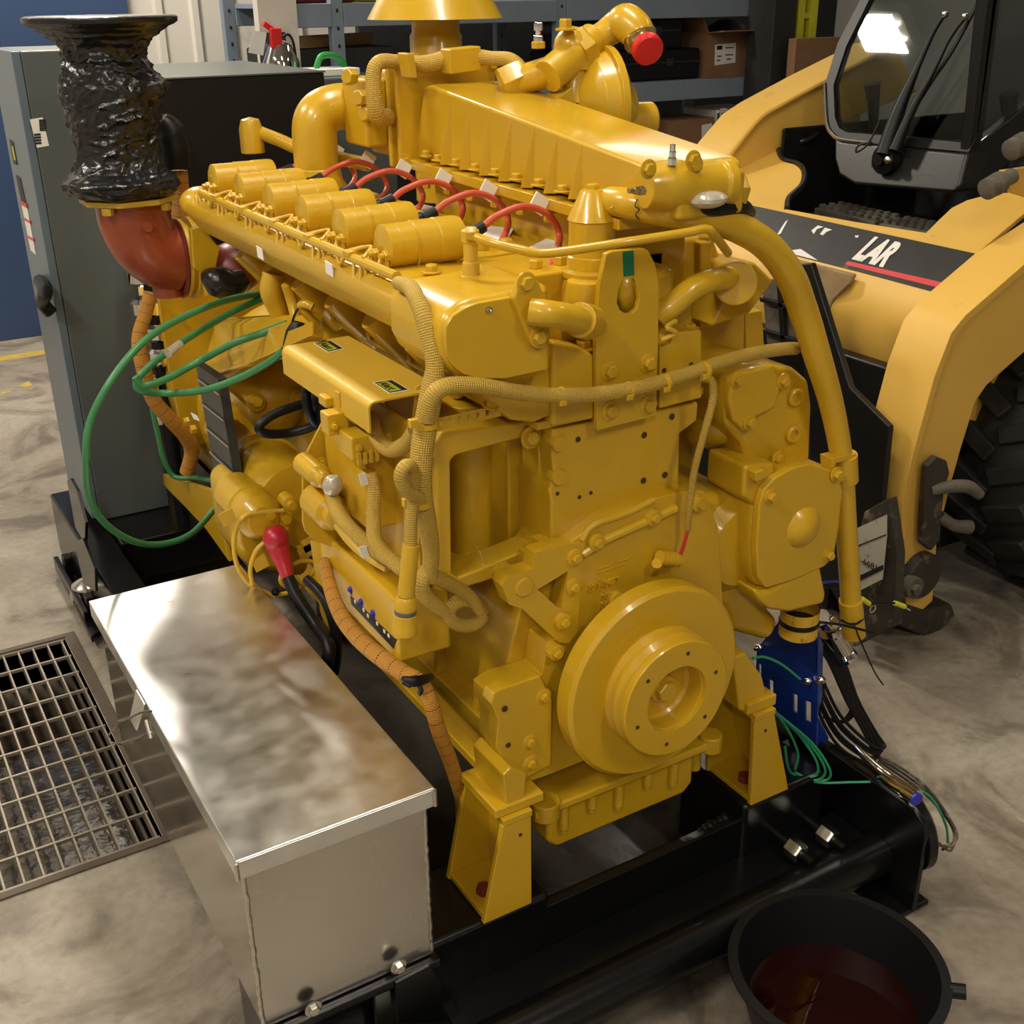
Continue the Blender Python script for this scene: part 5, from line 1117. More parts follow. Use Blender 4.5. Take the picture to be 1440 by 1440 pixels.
# red boot and black battery cable, thin yellow wires
ba = P(386, 742, y=2.02)
tag(MB().sphere(P(388, 757, y=2.0), .026, 16).tube([ba, P(390, 765, y=2.0), P(398, 790, y=1.98), P(405, 812, y=1.96)], [.018, .024, .017, .012], 18).build('battery_boot', 'boot'), 'bright red rubber boot on the starter battery cable', 'boot')
tag(MB().tube([P(405, 812, y=1.96), P(418, 840, y=1.93), P(445, 880, y=1.88), P(462, 905, x=.665), P(460, 930, x=.655), P(448, 955, x=.65)], .0125, 14).build('battery_cable', 'plastic'), 'thick black battery cable hanging from the red boot', 'cable')
tag(MB().tube([P(432, 815, y=1.9), P(455, 840, y=1.84), P(470, 880, y=1.82), P(474, 912, x=.69), P(470, 945, x=.685)], .010, 12).build('battery_cable', 'plastic'), 'second thick black cable hanging behind the aluminium box, nearer the engine', 'cable')
yw = [[(398,718),(370,720),(345,725),(330,750),(332,790),(350,820),(385,838)], [(375,760),(360,775),(352,800),(355,822)], [(385,838),(410,832),(430,820),(446,793)], [(446,790),(420,790),(398,805),(396,820),(410,828)]]
for k, w in enumerate(yw):
    E('starter_wire', MB().tube([P(u, v, y=2.03-.008*k) for u, v in w], .0048, 10), 'paint2', bevel=0)
for (u, v) in ((320, 728), (366, 792), (435, 765), (430, 777)):
    MB().obox(P(u, v, y=2.02), (.014, 0, .004), (0, .001, 0), (-.004, 0, .014)).build('wire_flag', 'paint2', en, smooth=0, label='small yellow wire flag')
for (u, v) in ((387, 832), (440, 787)): MB().sphere(P(u, v, y=2.01), .009, 8).build('wire_tie', 'plastic', en)
# black cable loop
tag(MB().tube([P(452, 560, y=1.9), P(420, 570, y=1.9), P(385, 583, y=1.9), P(364, 600, y=1.9), P(375, 610, y=1.9), P(410, 608, y=1.9), P(445, 595, y=1.88), P(452, 560, y=1.87), P(440, 530, y=1.87), P(430, 560, y=1.86), P(440, 590, y=1.86), P(455, 600, y=1.86)], .0085, 12).build('black_cable_loop', 'plastic'), 'loop of black cable hanging beside the control module cover', 'cable')
for (u, v, y, r) in ((470, 600, 1.598, .005), (505, 630, 1.548, .005), (452, 652, 1.735, .008), (440, 720, 1.735, .008), (548, 690, 1.735, .007), (440, 665, 1.735, .006)): bolt(en, P(u, v, y=y), (0,-1,0), r, r)
for k in range(5): MB().obox(P(474, 566, y=1.62)+V((.002+.007*k, -.002, .006)), (.0022, 0, 0), (0, .008, 0), (0, 0, .012)).build('connector_ridge', 'paint', en, bevel=.0006)
for k in range(4): MB().obox(P(500, 640, y=1.55)+V((.004+.010*k, -.002, -.006)), (.003, 0, 0), (0, .004, 0), (0, 0, .010)).build('connector_ridge', 'paint', en, bevel=.0006)
E('cover_stay', MB().prism(PL([(585,545),(598,536),(602,560),(590,585),(580,590)], y=1.52), (0, .003, 0)), 'paint2', bevel=.0005)
E('plug_cluster', MB().box((.70, 1.80, .93), (.77, 1.88, 1.04)), 'plastic', bevel=.01)
# ================================================================= EXHAUST ELBOW AND WRAPPED STACK
yE = 2.72
ec = P(180, 275, y=yE); 
t = thing('exhaust_elbow', 'red-orange primed exhaust elbow with yellow clamp at the rear left of the engine', 'pipe', (ec.x+.03, yE, 1.0))
ez = ec.z-.012
pth = [(ec.x+.006, yE, ez), (ec.x+.008, yE, ez-.045), (ec.x+.024, yE, ez-.095), (ec.x+.056, yE, ez-.128), (ec.x+.095, yE, ez-.140)]
ex_, ezz = ec.x+.095, ez-.140
MB().tube(pth, [.080, .080, .078, .076, .076], 36, 8).build('elbow_body', 'primer', t)
MB().lathe((ex_, yE, ezz), (1,0,-.05), [(.076, 0), (.090, .002), (.090, .010), (.080, .012), (.080, .02), (.094, .022), (.094, .034)], 40).build('clamp_ring', 'paint2', t)
MB().lathe((ex_-.006, yE, ezz), (1,0,-.05), [(.077, 0), (.091, .004), (.080, .009)], 40).build('elbow_lip', 'primer_d', t)
MB().lathe((ec.x+.012, yE-.072, ez-.045), (0,-1,0), [(.026, 0), (.024, .006), (.012, .008), (.011, .02)], 20).build('probe_boss', 'primer', t)
MB().cyl((ec.x+.062, yE, ez-.222), (ec.x+.062, yE, ez-.185), .036).build('drain_stub', 'primer', t)
fl = [P(108, 265, z=ez+.004), P(250, 262, z=ez+.004)]
sq = []
for k in range(8):
    a_ = math.pi/8+k*math.pi/4; sq.append((ec.x+.108*math.cos(a_), yE+.108*math.sin(a_), ez))
MB().prism(sq, (0, 0, .012)).build('square_flange', 'paint2', t, bevel=.002)
for k in range(4):
    a_ = math.pi/4+k*math.pi/2; MB().hexa((ec.x+.088*math.cos(a_), yE+.088*math.sin(a_), ez-.001), (0,0,-1), .013, .016).build('flange_nut', 'paint2', t)
MB().tube([(ec.x+.115, yE-.088, ez-.08), (ec.x+.12, yE-.093, ez-.14), (ec.x+.125, yE-.093, ez-.21)], .006, 8).build('clamp_bolt', 'paint2', t)
# wrapped stack : lathe-like film with folds
from mathutils import noise as NZ
def film():
    mb = MB(); n = 150; zb = ez+.016
    zt_ = P(135, 22, y=yE).z
    H = zt_-zb
    prof = [(0,.098),(.01,.110),(.05,.122),(.09,.118),(.125,.104),(.15,.094),(.22,.086),(.30,.086),(.38,.092),(.46,.097),(.52,.100),(.60,.104),(.66,.100),(.72,.092),(.78,.084),(.83,.086),(.87,.098),(.905,.116),(.935,.134),(.955,.150),(.965,.157),(.99,.158),(1.0,.152),(1.003,.12),(1.004,.06),(1.004,.0008)]
    def R_(h):
        for i in range(len(prof)-1):
            if prof[i+1][0] >= h: 
                f = (h-prof[i][0])/max(1e-6, prof[i+1][0]-prof[i][0]); f = f*f*(3-2*f); return prof[i][1]*(1-f)+prof[i+1][1]*f
        return prof[-1][1]
    rows = [(k/150*.999, None) for k in range(150)] + [(1.0, .152), (1.002, .12), (1.003, .06), (1.003, .0008)]
    for h, r0 in rows:
        r = R_(h) if r0 is None else r0
        for k in range(n):
            a = 2*math.pi*k/n; ca, sa = math.cos(a), math.sin(a); z = h*H
            big = NZ.noise(V((ca*1.6, sa*1.6, z*7)))
            q1 = V((ca*2.2+z*5, sa*2.2-z*3, z*26)); rid = (1-abs(NZ.noise(q1))*2)**3 if abs(NZ.noise(q1)) < .5 else 0
            q2 = V((ca*4.5-z*9, sa*4.5+z*6, z*52+7)); n2 = abs(NZ.noise(q2)); rid2 = (1-2*n2)**3 if n2 < .5 else 0
            q3 = V((ca*9+z*14, sa*9+z*8, z*95+3)); n3 = NZ.noise(q3)
            w = 1.0 if h < .88 else max(.10, 1-(h-.88)/.09)
            d = w*(.009*big + .0058*rid + .0036*rid2 + .0024*n3)
            flap = .020*math.exp(-((h-.10)/.05)**2)*max(0, math.cos(a-3.9))**3 + .020*math.exp(-((h-.62)/.06)**2)*max(0, math.cos(a-5.7))**6
            rr_ = max(.0005, (r+d*min(1, r/.06)+flap)); 
            mb.v.append(V((ec.x-.005+rr_*ca, yE+rr_*sa, zb+z+w*.004*NZ.noise(q1*1.7))))
    for i in range(len(rows)-1):
        for k in range(n):
            k2 = (k+1) % n; mb.f.append((i*n+k, i*n+k2, (i+1)*n+k2, (i+1)*n+k))
    mb.f.append(tuple(range(n-1, -1, -1))); e = (len(rows)-1)*n; mb.f.append(tuple(e+k for k in range(n)))
    return mb
tag(film().build('wrapped_stack', 'wrap', smooth=40), 'flanged stack wrapped in crumpled black plastic film standing on the exhaust elbow', 'stack')
# black heat elbow/conduit boot beside it and orange loom
p = P(235, 205, y=2.80)
tag(MB().tube([P(225, 168, y=2.84), P(238, 185, y=2.84), P(246, 210, y=2.84), P(248, 236, y=2.84)], [.02, .036, .040, .034], 18).build('conduit_elbow', 'plastic'), 'glossy black conduit elbow behind the wrapped stack', 'conduit')
tag(MB().tube([P(252, 240, y=2.86), P(254, 270, y=2.86), P(252, 310, y=2.86)], .020, 14).build('orange_loom', 'orange'), 'short orange cable loom dropping from the black conduit elbow', 'cable')
tag(MB().tube([P(212, 412, y=2.9), P(205, 440, y=2.9), P(195, 475, y=2.88), P(200, 510, y=2.86), P(215, 560, y=2.86), P(240, 590, y=2.86), P(262, 615, y=2.88), P(270, 635, y=2.9), P(262, 665, y=2.92)], [.018, .017, .017, .019, .019, .020, .020, .020, .018], 16).build('orange_loom', 'orange'), 'orange cable loom hanging below the red elbow down to the skid', 'cable')
MB().build
# --- green cables
def gc(pts, lab, r=.0072, grp=None):
    return tag(MB().tube([P(u, v, y=y) for u, v, y in pts], r, 12, 8).build('green_cable', 'green'), lab, 'cable', grp)
gc([(400,412,2.55),(375,412,2.5),(320,422,2.4),(260,445,2.3),(205,478,2.2),(160,530,2.15),(128,590,2.15),(121,640,2.15),(126,700,2.2),(150,738,2.25),(190,762,2.3),(230,765,2.35),(270,750,2.4),(302,715,2.5)], 'green cable making the largest loop in front of the grey cabinet')
gc([(395,410,2.5),(340,432,2.45),(290,460,2.4),(240,492,2.3),(205,520,2.25),(192,538,2.25),(200,550,2.25),(240,553,2.25),(290,548,2.15),(340,530,2.08),(380,508,2.03),(400,492,2.0)], 'green cable of the middle loop with its lower run over the yellow casting')
gc([(404,455,2.12),(370,468,2.14),(330,482,2.16),(280,508,2.25),(240,530,2.22),(212,541,2.2),(198,540,2.2),(190,530,2.2)], 'short green cable run ending at the bend of the middle loop')
gc([(214,575,3.0),(222,610,3.0),(230,645,3.0),(245,670,3.0),(275,672,2.95),(298,676,2.85)], 'green cable dropping behind the orange loom to the skid platform')
MB_ = MB().tube([P(236, 497, y=2.27), P(253, 484, y=2.30)], .009, 10); tag(MB_.build('cable_splice', 'clearwrap'), 'shiny taped splice on the green cable', 'splice')
# ================================================================= RIGHT OF THE SKID
# blue slotted bracket
t = thing('blue_bracket', 'dark blue slotted steel bracket bolted to the right side of the skid', 'bracket', (1.56, 1.42, ST))
bx = 1.53
def bp(u, v): return P(u, v, x=bx)
bo = [bp(1064, 912), bp(1062, 960), bp(1085, 1000), bp(1140, 1052), bp(1148, 1050), bp(1150, 930), bp(1150, 890), bp(1100, 868)]
bh = []
for (u0, v0, u1, v1) in ((1066, 932, 1070, 952), (1081, 955, 1087, 982), (1115, 975, 1121, 1003), (1132, 985, 1140, 1016)):
    bh.append([bp(u0, v0), bp(u1, v0+3), bp(u1, v1), bp(u0, v1-3)])
mb = MB(); plate(mb, bo, bh, (.005, 0, 0)); mb.build('slotted_plate', 'blue', t, bevel=.001)
MB().prism([P(1140, 1052, x=bx), P(1150, 1010, x=bx), P(1165, 1040, x=bx+.035), P(1150, 1058, x=bx+.03)], (0, .0, .005)).build('base_tab', 'blue', t)
MB().prism([bp(1150, 892), bp(1150, 1000), P(1156, 985, x=bx+.03), P(1158, 905, x=bx+.03)], (0, .004, 0)).build('side_flange', 'blue', t, bevel=.001)
for (u, v) in ((1069, 909), (1138, 957), (1157, 955)): MB().hexa(P(u, v, x=bx-.004), (-1,-.2,0), .008, .008).cyl(P(u, v, x=bx-.004), P(u, v, x=bx-.004)+V((-.018, -.004, 0)), .004, n=8).build('zinc_bolt', 'steel', t)
# chrome hydraulic fittings
t = thing('hydraulic_fittings', 'cluster of chrome hydraulic fittings behind the coolant pipe end', 'fitting', (1.70, 1.45, .3))
for pts, r in (([(1155,868,1.42),(1168,878,1.42)], .018), ([(1165,885,1.42),(1178,905,1.42),(1184,916,1.42)], .024), ([(1184,916,1.42),(1192,932,1.40)], .018)):
    MB().tube([P(u, v, y=y) for u, v, y in pts], r, 14, 3).build('fitting_body', 'chrome', t)
for (u, v, r) in ((1162, 872, .021), (1189, 922, .024), (1172, 888, .021)): MB().hexa(P(u, v, y=1.415), (.4, -.6, -.7), r, .014).build('fitting_nut', 'chrome', t, bevel=.001)
# small chrome pipe with blue plug on the skid end
t = thing('chrome_pipe_end', 'chrome pipe end with a blue plug above the black flange', 'pipe', (1.57, 1.2, .24))
MB().tube([P(1205, 1052, z=.256), P(1225, 1073, z=.258), P(1250, 1096, z=.260), P(1276, 1114, z=.260)], [.006, .010, .014, .015], 18, 4).build('pipe_body', 'chrome', t)
MB().cyl(P(1274, 1113, z=.260), P(1288, 1123, z=.260), .0175, n=20).build('pipe_collar', 'chrome', t)
MB().cyl(P(1284, 1120, z=.260), P(1290, 1125, z=.260), .013, n=20).build('blue_plug', 'bluecap', t)
# coil of black hose/cables
coil_t = thing('black_cable_coil', 'bundle of thin black cables hanging beside the blue bracket', 'cable', (1.62, 1.4, .25))
for k in range(9):
    o1 = k*3.0
    pts = [P(1140+o1, 895+o1*.3, y=1.44), P(1165+o1*.9, 930, y=1.42), P(1190+o1*.7, 985, y=1.40), P(1215+o1*.7, 1030, y=1.38), P(1230+o1*.6, 1066-k*2, y=1.36), P(1216+o1*.4, 1072-k*3, y=1.36), P(1180+o1*.2, 1050-k*5, y=1.39), P(1155+k, 1010-k*5, y=1.42), P(1150+k, 980-k*3, y=1.44)]
    if k % 3 == 1: pts = pts[:3] + [P(1195+o1*.4, 1000, y=1.40), P(1180+k, 1015, y=1.41), P(1158, 1008, y=1.43)]
    MB().tube(pts, .0036, 8, 6).build('cable_strand', 'plastic', coil_t)
for k in range(3):
    pts = [P(1235, 1062+k*4, y=1.36), P(1275, 1085+k*6, y=1.30), P(1310, 1115+k*5, y=1.22), P(1340, 1160+k*3, y=1.12), P(1345-k*4, 1180+k*8, y=1.10), P(1325-k*4, 1195-k*6, y=1.12)]
    tag(MB().tube(pts, .0028, 8, 6).build('thin_brown_cable', 'muck'), ('outermost thin dark cable arching over the pipe flange', 'middle thin dark cable arching over the pipe flange', 'innermost thin dark cable arching over the pipe flange')[k], 'cable')
# thin green wires
gl = [[(1090,1000),(1110,1030),(1122,1060),(1118,1082)], [(1095,1005),(1125,1035),(1148,1070),(1148,1090),(1128,1092)], [(1095,1005),(1135,1042),(1158,1075),(1158,1092),(1140,1098),(1118,1086)], [(1096,1006),(1142,1045),(1166,1080),(1164,1096),(1140,1100)], [(1118,1086),(1150,1100),(1200,1100),(1250,1100),(1290,1110),(1312,1125),(1330,1160),(1333,1185)], [(1058,926),(1075,924),(1100,935),(1125,955)], [(1104,1050),(1108,1078),(1118,1090),(1150,1098)]]
labs = ['inner short green wire loop beside the right engine mount', 'second green wire loop beside the right engine mount', 'third green wire loop beside the right engine mount', 'outermost green wire loop beside the right engine mount', 'green wire running over the chrome pipe end to the right', 'green wire crossing the blue bracket', 'green wire tucked against the yellow right mount']
for w, l_ in zip(gl, labs):
    tag(MB().tube([P(u, v, y=1.33-max(0, u-1120)*.0009) for u, v in w], .0026, 8, 6).build('green_wire', 'green2'), l_, 'wire')
# ring terminals on wires
for k, (pts, a, b, ring, lab) in enumerate(((([(1150,824),(1180,827),(1205,840),(1220,848),(1258,848)]), (1258, 848), (1272, 853), False, 'black wire with yellow crimp sleeve near the loader foot'), ([(1150,820),(1180,818),(1200,830),(1212,842)], (1212, 842), (1222, 849), True, 'blue wire with yellow ring terminal beside the coolant pipe'))):
    t = thing('terminal_wire', lab, 'wire', P(*a, y=1.45))
    MB().tube([P(u, v, y=1.45) for u, v in pts], .0025, 8).build('wire_jacket', 'plastic' if not ring else 'blue', t)
    MB().cyl(P(*a, y=1.45), P(*b, y=1.45), .0055, n=12).build('crimp_sleeve', 'ladder', t, label='yellow crimp sleeve')
    if ring: 
        c_ = P(1227, 856, y=1.45); MB().tube([c_+V((.008*math.cos(x), 0, .008*math.sin(x))) for x in [k2*math.pi/4 for k2 in range(9)]], .002, 8, 4).build('ring_lug', 'steel', t)
    else: MB().cyl(P(*b, y=1.45), P(1280, 858, y=1.45), .0022, n=8).build('pin_lug', 'steel', t)
# silver wrapped bundle
t = thing('wrapped_bundle', 'clear-wrapped silver bundle resting above the black strap beside the plenum outlet', 'bundle', P(1000, 285, y=1.36))
MB().sphere(P(994, 280, y=1.33), .027, 18, (1.25, 1, .5)).build('bundle_body', 'clearwrap', t)
MB().tube([P(968, 288, y=1.345), P(1000, 293, y=1.335), P(1040, 291, y=1.35), P(1058, 300, y=1.38)], [.008, .012, .014, .006], 10).build('black_strap', 'plastic', t)
# ================================================================= LOADER
ld = thing('compact_loader', 'yellow and black compact wheel loader parked to the right of the engine', 'loader', (3.2, 2.6, 0))
def L(n, mb, m='loader', **k):
    if 'bevel' not in k: k['bevel'] = .008
    return mb.build(n, m, ld, **k)
YN = 1.82
na = [(1560,300),(1440,380),(1360,450),(1341,473),(1330,495),(1318,530),(1288,638),(1275,693),(1272,760),(1275,850),(1298,858),(1312,845),(1318,760),(1335,690),(1352,630),(1372,565),(1388,542),(1440,496),(1560,420)]
near = L('near_arm', MB().prism(PL(na, y=YN), (0, .13, 0)), bevel=.004)
L('near_arm_edge', MB().prism(PL([(1560,292),(1440,372),(1358,443),(1338,468),(1314,530),(1284,638),(1271,693),(1268,760),(1275,760),(1279,693),(1292,638),(1322,530),(1344,474),(1362,452),(1440,384),(1560,304)], y=YN-.006), (0, .15, 0)), bevel=.002)
L('arm_mud', MB().prism(PL([(1270,650),(1284,640),(1279,700),(1276,860),(1262,850),(1264,720)], y=YN+.13), (0, .05, 0)), 'muck', bevel=.01)
# latch lever on foot
lv = L('coupler_lever', MB().prism(PL([(1305,655),(1318,642),(1332,648),(1336,665),(1328,690),(1322,760),(1310,775),(1298,765),(1300,720)], y=YN-.035), (0, .02, 0)), 'muck', bevel=.004)
L('lever_handle', MB().tube([P(1308, 690, y=YN-.03), P(1340, 684, y=YN-.05), P(1362, 685, y=YN-.06), P(1378, 696, y=YN-.07)], [.014, .017, .018, .014], 14), 'tread', bevel=0)
L('lever_handle', MB().tube([P(1322, 725, y=YN-.03), P(1340, 738, y=YN-.05), P(1363, 741, y=YN-.06)], [.015, .016, .019], 14), 'tread', bevel=0)
L('arm_pivot', MB().cyl(P(1302, 812, y=YN-.03), P(1302, 812, y=YN-.03)+V((0,.20,0)), .065, n=32), 'muck')
L('pivot_pin', MB().cyl(P(1288, 828, y=YN-.05), P(1288, 828, y=YN-.05)+V((0,.03,0)), .03, n=20).hexa(P(1286, 828, y=YN-.05), (0,-1,0), .016, .014), 'tread', bevel=.002)
L('coupler_foot', MB().prism(PL([(1262,840),(1300,858),(1340,850),(1345,868),(1310,900),(1262,880)], y=YN), (0, .5, 0)), 'muck', bevel=.01)
# torque tube between the arms, with decal
tx = 2.60
prof = [(2.70, .985), (2.62, .985), (2.50, .885), (2.475, .82), (2.48, .72), (2.52, .62), (2.60, .53), (2.72, .50), (2.80, .56)]
L('torque_tube', MB().prism([(x, 1.96, z) for x, z in prof], (0, 1.30, 0)), bevel=.02, seg=3)
nrm = V((-.1, 0, .12)).normalized(); dp0 = V((2.62, 2, .985))+nrm*.002
def DP(u, v, o=.0): return PP(u, v, dp0+nrm*o, nrm)
dec = L('decal_band', MB().prism([DP(1048, 287), DP(1374, 357), DP(1338, 417), DP(1208, 382), DP(1090, 352), DP(1030, 340)], tuple(-nrm*.001)), 'decal', smooth=0, bevel=0)
MB().prism([DP(1192, 367, .001), DP(1347, 402, .001), DP(1342, 410, .001), DP(1188, 372, .001)], tuple(-nrm*.0008)).build('red_stripe', 'pink', dec, smooth=0, label='pinkish red stripe')
xd = (DP(1262, 355)-DP(1202, 340)); w_ = xd.length; xd.normalize(); yd = nrm.cross(xd).normalized()
if yd.z < 0: yd = -yd
tt = text('LAR', dec, 'lettering', 'white', DP(1199, 362, .0018), xd*.56, yd, .118, ext=.0003, shear=.22, bold=.006); tt['label'] = 'worn white capital letters LAR'
L('mud_patch', MB().prism([P(1105,362,x=2.47), P(1150,374,x=2.485), P(1200,386,x=2.485), P(1192,400,x=2.47), P(1172,420,x=2.47), P(1160,445,x=2.465), P(1148,468,x=2.46), P(1135,430,x=2.46)], (.02, 0, 0)), 'drymud', bevel=.006)
for q in ([(1104,312),(1108,309),(1098,328),(1092,331)], [(1141,324),(1150,317),(1158,319),(1149,322),(1144,329)], [(1153,329),(1160,320),(1170,323),(1162,326),(1157,331)], [(1112,352),(1126,350),(1150,366),(1118,358)], [(1202,331),(1208,331),(1206,334),(1203,334)]):
    MB().prism([DP(u, v, .0012) for u, v in q], tuple(-nrm*.0008)).build('worn_scrap', 'white', dec, smooth=0, label='torn pale remnant of lettering')
# scalloped top plate
tpn = V((-.30, 0, 1)).normalized(); tp0 = V((2.62, 2, .995))
def TP(u, v): return PP(u, v, tp0, tpn)
top_out = [TP(*q) for q in ((1048,286),(1374,356),(1440,300),(1470,262),(1440,268),(1391,273),(1360,281),(1338,292),(1318,311),(1302,327),(1200,311),(1107,294),(1111,276),(1129,258),(1131,240),(1120,229),(1102,224),(1096,213),(1098,200),(1090,170),(1040,225),(1010,262))]
mb = MB(); plate(mb, top_out, [], tuple(-tpn*.014)); L('scalloped_top_plate', mb, bevel=.003)
L('cutout_edge', MB().tube([TP(1165,170), TP(1140,195), TP(1099,205), TP(1096,214), TP(1103,225), TP(1122,231), TP(1131,242), TP(1128,260), TP(1110,278), TP(1107,294)], .010, 10), 'lblack', bevel=0)
# far arm
YFA = 3.22
fa = [(1000,262),(1012,236),(1035,205),(1068,166),(1095,148),(1165,110),(1260,62),(1290,130),(1165,180),(1098,215),(1050,285),(1010,300)]
L('far_arm', MB().prism(PL(fa, y=YFA), (0, .20, 0)), bevel=.006)
L('arm_weld_lip', MB().tube([q+V((0,-.004,0)) for q in PL([(1004,258),(1014,235),(1036,204),(1068,166),(1095,149),(1165,111),(1255,66)], y=YFA)], .010, 8, 4), bevel=0)
L('far_arm_leg', MB().prism([(2.52, YFA+.001, .75), (2.60, YFA+.001, 1.0), (2.9, YFA+.001, 1.0), (2.7, YFA+.001, .3), (2.55, YFA+.001, .3)], (0, .12, 0)), bevel=.006)
# black lower front shield with yellow legs
L('front_shield', MB().prism([(2.56, 2.0, .55), (2.72, 2.0, .55), (2.72, 3.2, .55), (2.56, 3.2, .55)], (.1, 0, -.42)), 'lblack', bevel=.01)
L('shield_panel', MB().prism(PL([(1120,372),(1140,370),(1195,545),(1250,600),(1240,700),(1255,850),(1200,880),(1150,800)], x=2.20), (.02, 0, 0)), 'lblack', bevel=.004)
L('mud_face', MB().prism(PL([(1215,720),(1250,700),(1262,780),(1258,880),(1200,910),(1190,830)], x=2.16), (.03, 0, 0)), 'muck', bevel=.003)
L('coupler_frame', MB().box((2.23, 2.02, .04), (2.5, 2.95, .42)).box((2.45, 2.1, .42), (2.6, 2.9, .7)), 'lblack', bevel=.01)
plq = L('number_plate', MB().prism(PL([(1200,745),(1246,724),(1246,755),(1240,815),(1200,835)], x=2.145), (.004, 0, 0)), mat('dirty_white_label', (.5, .47, .38), .6, dirt=(.12, .10, .07), dscale=30, damt=.42), smooth=0, bevel=0, label='dirty white label with printed number')
text('1-6681', plq, 'lettering', 'ink', P(1204, 789, x=2.1435), (0, -1, 0), (0, 0, 1), .026, ext=.0003)
MB().prism(PL([(1203,768),(1246,751),(1246,752.5),(1203,770)], x=2.1438), (.001, 0, 0)).build('dividing_line', 'ink', plq, smooth=0)
MB().prism(PL([(1203,812),(1242,794),(1242,801),(1203,820)], x=2.1438), (.001, 0, 0)).build('dark_band', 'ink', plq, smooth=0)
L('grille_backing', MB().prism(PL([(1070,395),(1125,385),(1135,500),(1078,485)], x=2.30), (.01, 0, 0)), 'tread')
for q in ([(1068,418),(1118,432),(1118,438),(1068,424)], [(1070,462),(1120,478),(1120,484),(1070,468)], [(1092,400),(1098,400),(1104,490),(1098,490)]): L('grille_bar', MB().prism(PL(q, x=2.28), (.015, 0, 0)), 'lblack', bevel=.001)
# serrated steps
def step(u0, v0, u1, v1, dz, n=8):
    a = P(u0, v0, z=.93); b = P(u1, v1, z=.93)
    d = (b-a); wv = V((.14, 0, 0)); s_ = MB()
    s_.prism([a, b, b+wv, a+wv], (0, 0, -.10)); o = L('entry_step', s_, 'tread', bevel=.004)
    m_ = MB()
    for i in range(n):
        for j in range(3): m_.lathe(a+d*((i+.5)/n)+wv*((j+.5)/3), (0,0,1), [(.016, 0), (.014, .012), (.008, .014)], 6)
    m_.build('grip_teeth', 'tread', o, kind='stuff')
step(1145, 292, 1230, 312, 0); step(1236, 314, 1328, 330, 0)
L('chassis', MB().box((2.72, 2.02, .25), (3.3, 3.18, .86)), 'lblack', bevel=.02)
# cab
cbx_ = 3.02
ga = math.radians(25); gn = V((-math.cos(ga), 0, math.sin(ga)))
def CB(u, v): return PP(u, v, (cbx_, 2.6, 1.12), gn)
gl_o = [CB(1225,-30), CB(1178, 60), CB(1160, 118), CB(1164, 175), CB(1172, 190), CB(1184, 197), CB(1240, 203), CB(1362, 214), CB(1372, 195), CB(1400, -30)]
gl_i = [CB(1234,-24), CB(1190, 65), CB(1172, 120), CB(1174, 165), CB(1180, 180), CB(1190, 186), CB(1240, 190), CB(1352, 200), CB(1361, 188), CB(1386, -24)]
MBg = MB(); plate(MBg, gl_o, [gl_i], (.03, 0, 0)); L('windshield_frame', MBg, 'plastic', bevel=.004)
MB().prism([p+V((.012,0,0)) for p in gl_i], (.005, 0, 0)).build('windshield', 'glass', ld, smooth=0)
L('windshield_seal', MB().tube([CB(1160,118), CB(1163,172), CB(1172,190), CB(1186,197), CB(1225,202)], .008, 8), 'steel', bevel=0)
lo = [CB(1172,190), CB(1184,197), CB(1362,214), CB(1350,262), CB(1340,272), CB(1200,260), CB(1178,246), CB(1172,225)]
L('cab_front_panel', MB().prism(lo, (.10, 0, 0)), 'lblack', bevel=.015, seg=3)
ycn = CB(1365, 205).y
# cab near side: frame sill, glass
def CS(u, v): return P(u, v, y=ycn)
L('cab_side_sill', MB().prism([CS(1350,262), CS(1362,214), CS(1372,206), CS(1440,152), CS(1560,60), CS(1560,160), CS(1440,212), CS(1385,258)], (0, .04, 0)), 'lblack', bevel=.006)
MB().prism([CS(1372,204), CS(1440,150), CS(1560,60), CS(1560,-60), CS(1402,-40)], (0, .005, 0)).build('side_window', 'glass', ld, smooth=0)
L('cab_pillar', MB().prism([CS(1362,214), CS(1374,206), CS(1412,-60), CS(1396,-60)], (0, .035, 0)), 'lblack', bevel=.006)
L('cab_rear_wall', MB().box((4.0, ycn, .8), (4.05, 3.2, 2.3)), 'lblack')
L('cab_floor', MB().box((3.15, ycn+.04, .87), (4.0, 3.16, .90)), 'lblack')
L('cab_roof', MB().box((3.35, ycn, 2.30), (4.05, 3.2, 2.38)), 'lblack')
L('cab_far_side', MB().box((3.04, 3.190, .8), (4.0, 3.205, 1.20)), 'lblack')
L('driver_seat', MB().box((3.45, 2.5, .86), (3.85, 2.95, 1.15)).box((3.75, 2.5, 1.15), (3.88, 2.95, 1.75)), 'gunk', bevel=.05, seg=4)
L('control_lever', MB().tube([(3.3, 2.45, .86), (3.28, 2.45, 1.2), (3.25, 2.45, 1.35)], [.015, .015, .03], 12), 'plastic', bevel=0)
L('control_lever', MB().tube([(3.3, 3.0, .86), (3.28, 3.0, 1.2), (3.25, 3.0, 1.35)], [.015, .015, .03], 12), 'plastic', bevel=0)
L('inner_bar', MB().tube([P(1385, -30, x=3.12), P(1372, 100, x=3.12), P(1364, 185, x=3.12)], .02, 12), 'plastic', bevel=0)
wx = 2.99
def W(u, v, o=0): return PP(u, v, (wx-o, 2.6, 1.12), gn)
wp = L('wiper_arm', MB().tube([W(1243,218,.02), W(1262,160,.03), W(1290,95,.04), W(1310,50,.04), W(1327,22,.04)], [.028, .022, .010, .008, .006], 12), 'plastic', bevel=0)
L('wiper_arm', MB().tube([W(1258,212,.02), W(1280,160,.03), W(1310,105,.04), W(1335,55,.04), W(1358,24,.04)], [.020, .014, .008, .006, .005], 12), 'plastic', bevel=0)
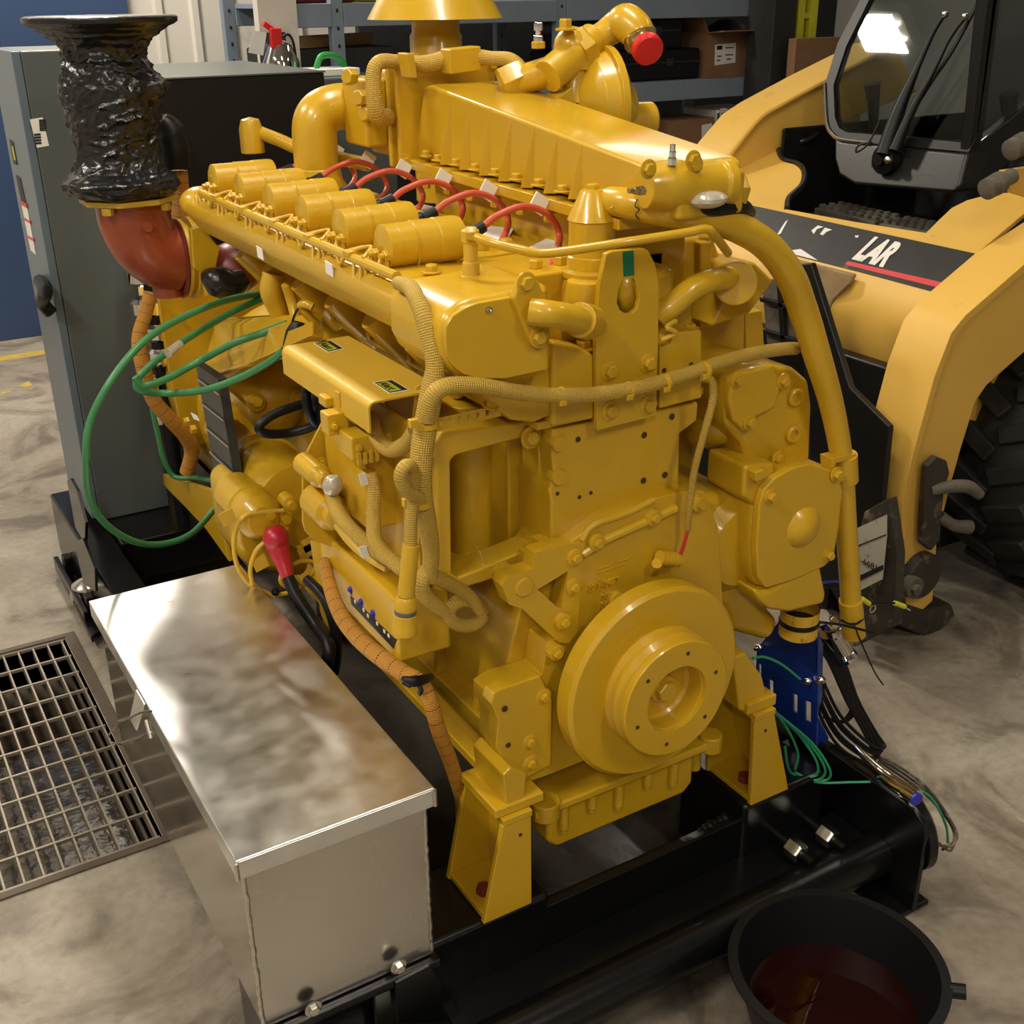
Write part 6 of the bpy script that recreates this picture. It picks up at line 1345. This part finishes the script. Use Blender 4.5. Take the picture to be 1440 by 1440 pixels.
L('wiper_blade', MB().tube([W(1250,215,.01), W(1300,130,.012), W(1340,70,.012), W(1380,-5,.012)], .006, 8), 'plastic', bevel=0)
for (u, v) in ((1329, 20), (1357, 23)): MB().sphere(W(u, v, .045), .012, 10).build('wiper_pin', 'steel', ld)
L('wiper_pivot', MB().lathe(W(1250, 224, -.02), (-1,0,0), [(.05, 0), (.045, .03), (.02, .035), (.016, .05)], 20), 'plastic', bevel=0)
MB().sphere(W(1249, 225, .025), .014, 10).build('pivot_cap', 'steel', ld)
L('washer_tube', MB().tube([W(1237,170,.02), W(1225,195,.02), W(1215,208,.02), W(1204,214,.02), W(1207,205,.02), W(1222,200,.02)], .0035, 6), 'plastic', bevel=0)
# hydraulic couplers on the right edge
for (u0, v0, u1, v1) in ((1386, 267, 1424, 247), (1420, 212, 1450, 195)):
    a, b = P(u0, v0, y=1.95), P(u1, v1, y=1.95); d_ = (b-a).normalized()
    MB().lathe(a, d_, [(.020, 0), (.027, .003), (.027, .02), (.023, .022), (.023, .03), (.028, .032), (.028, .055), (.020, .06), (.020, .10)], 24).build('hydraulic_coupler', 'tread', ld)
L('coupler_bracket', MB().prism(PL([(1412,240),(1470,232),(1470,285),(1425,272)], y=1.97), (0, .02, 0)), bevel=.004)
# tyre
tcx, tcz = P(1520, 640, y=1.86).x, .42
tr_ = []
for k in range(13):
    a = math.pi*k/12; tr_.append((.30+.12*math.sin(a)**.6 if False else .22+.20*math.sin(a)**.55 if a > 0 and a < math.pi else .22, .28*k/12))
L('tyre', MB().lathe((tcx, 1.72, tcz), (0,1,0), [(.20, .03), (.24, .01), (.33, .0), (.385, .02), (.405, .05), (.41, .12), (.405, .20), (.385, .25), (.33, .27), (.2, .26)], 48), 'rubber', bevel=0)
for k in range(22):
    a = 2*math.pi*k/22; c_ = V((tcx+.405*math.cos(a), 1.86, tcz+.405*math.sin(a)))
    tn = V((-math.sin(a), 0, math.cos(a))); rn = V((math.cos(a), 0, math.sin(a)))
    for s_ in (-1, 1):
        L('tread_lug', MB().obox(c_+V((0, s_*.068, 0))+tn*(s_*.028), tn*.022+V((0, s_*.012, 0)), V((0, .066, 0))-tn*(s_*.03), rn*.022), 'rubber', bevel=.006)
L('wheel_rim', MB().lathe((tcx, 1.74, tcz), (0,1,0), [(.0005, .06), (.07, .06), (.10, .03), (.19, .02), (.205, .0), (.21, .03)], 36), 'loader', bevel=0)
# loader's second tyre (rear near) mostly hidden
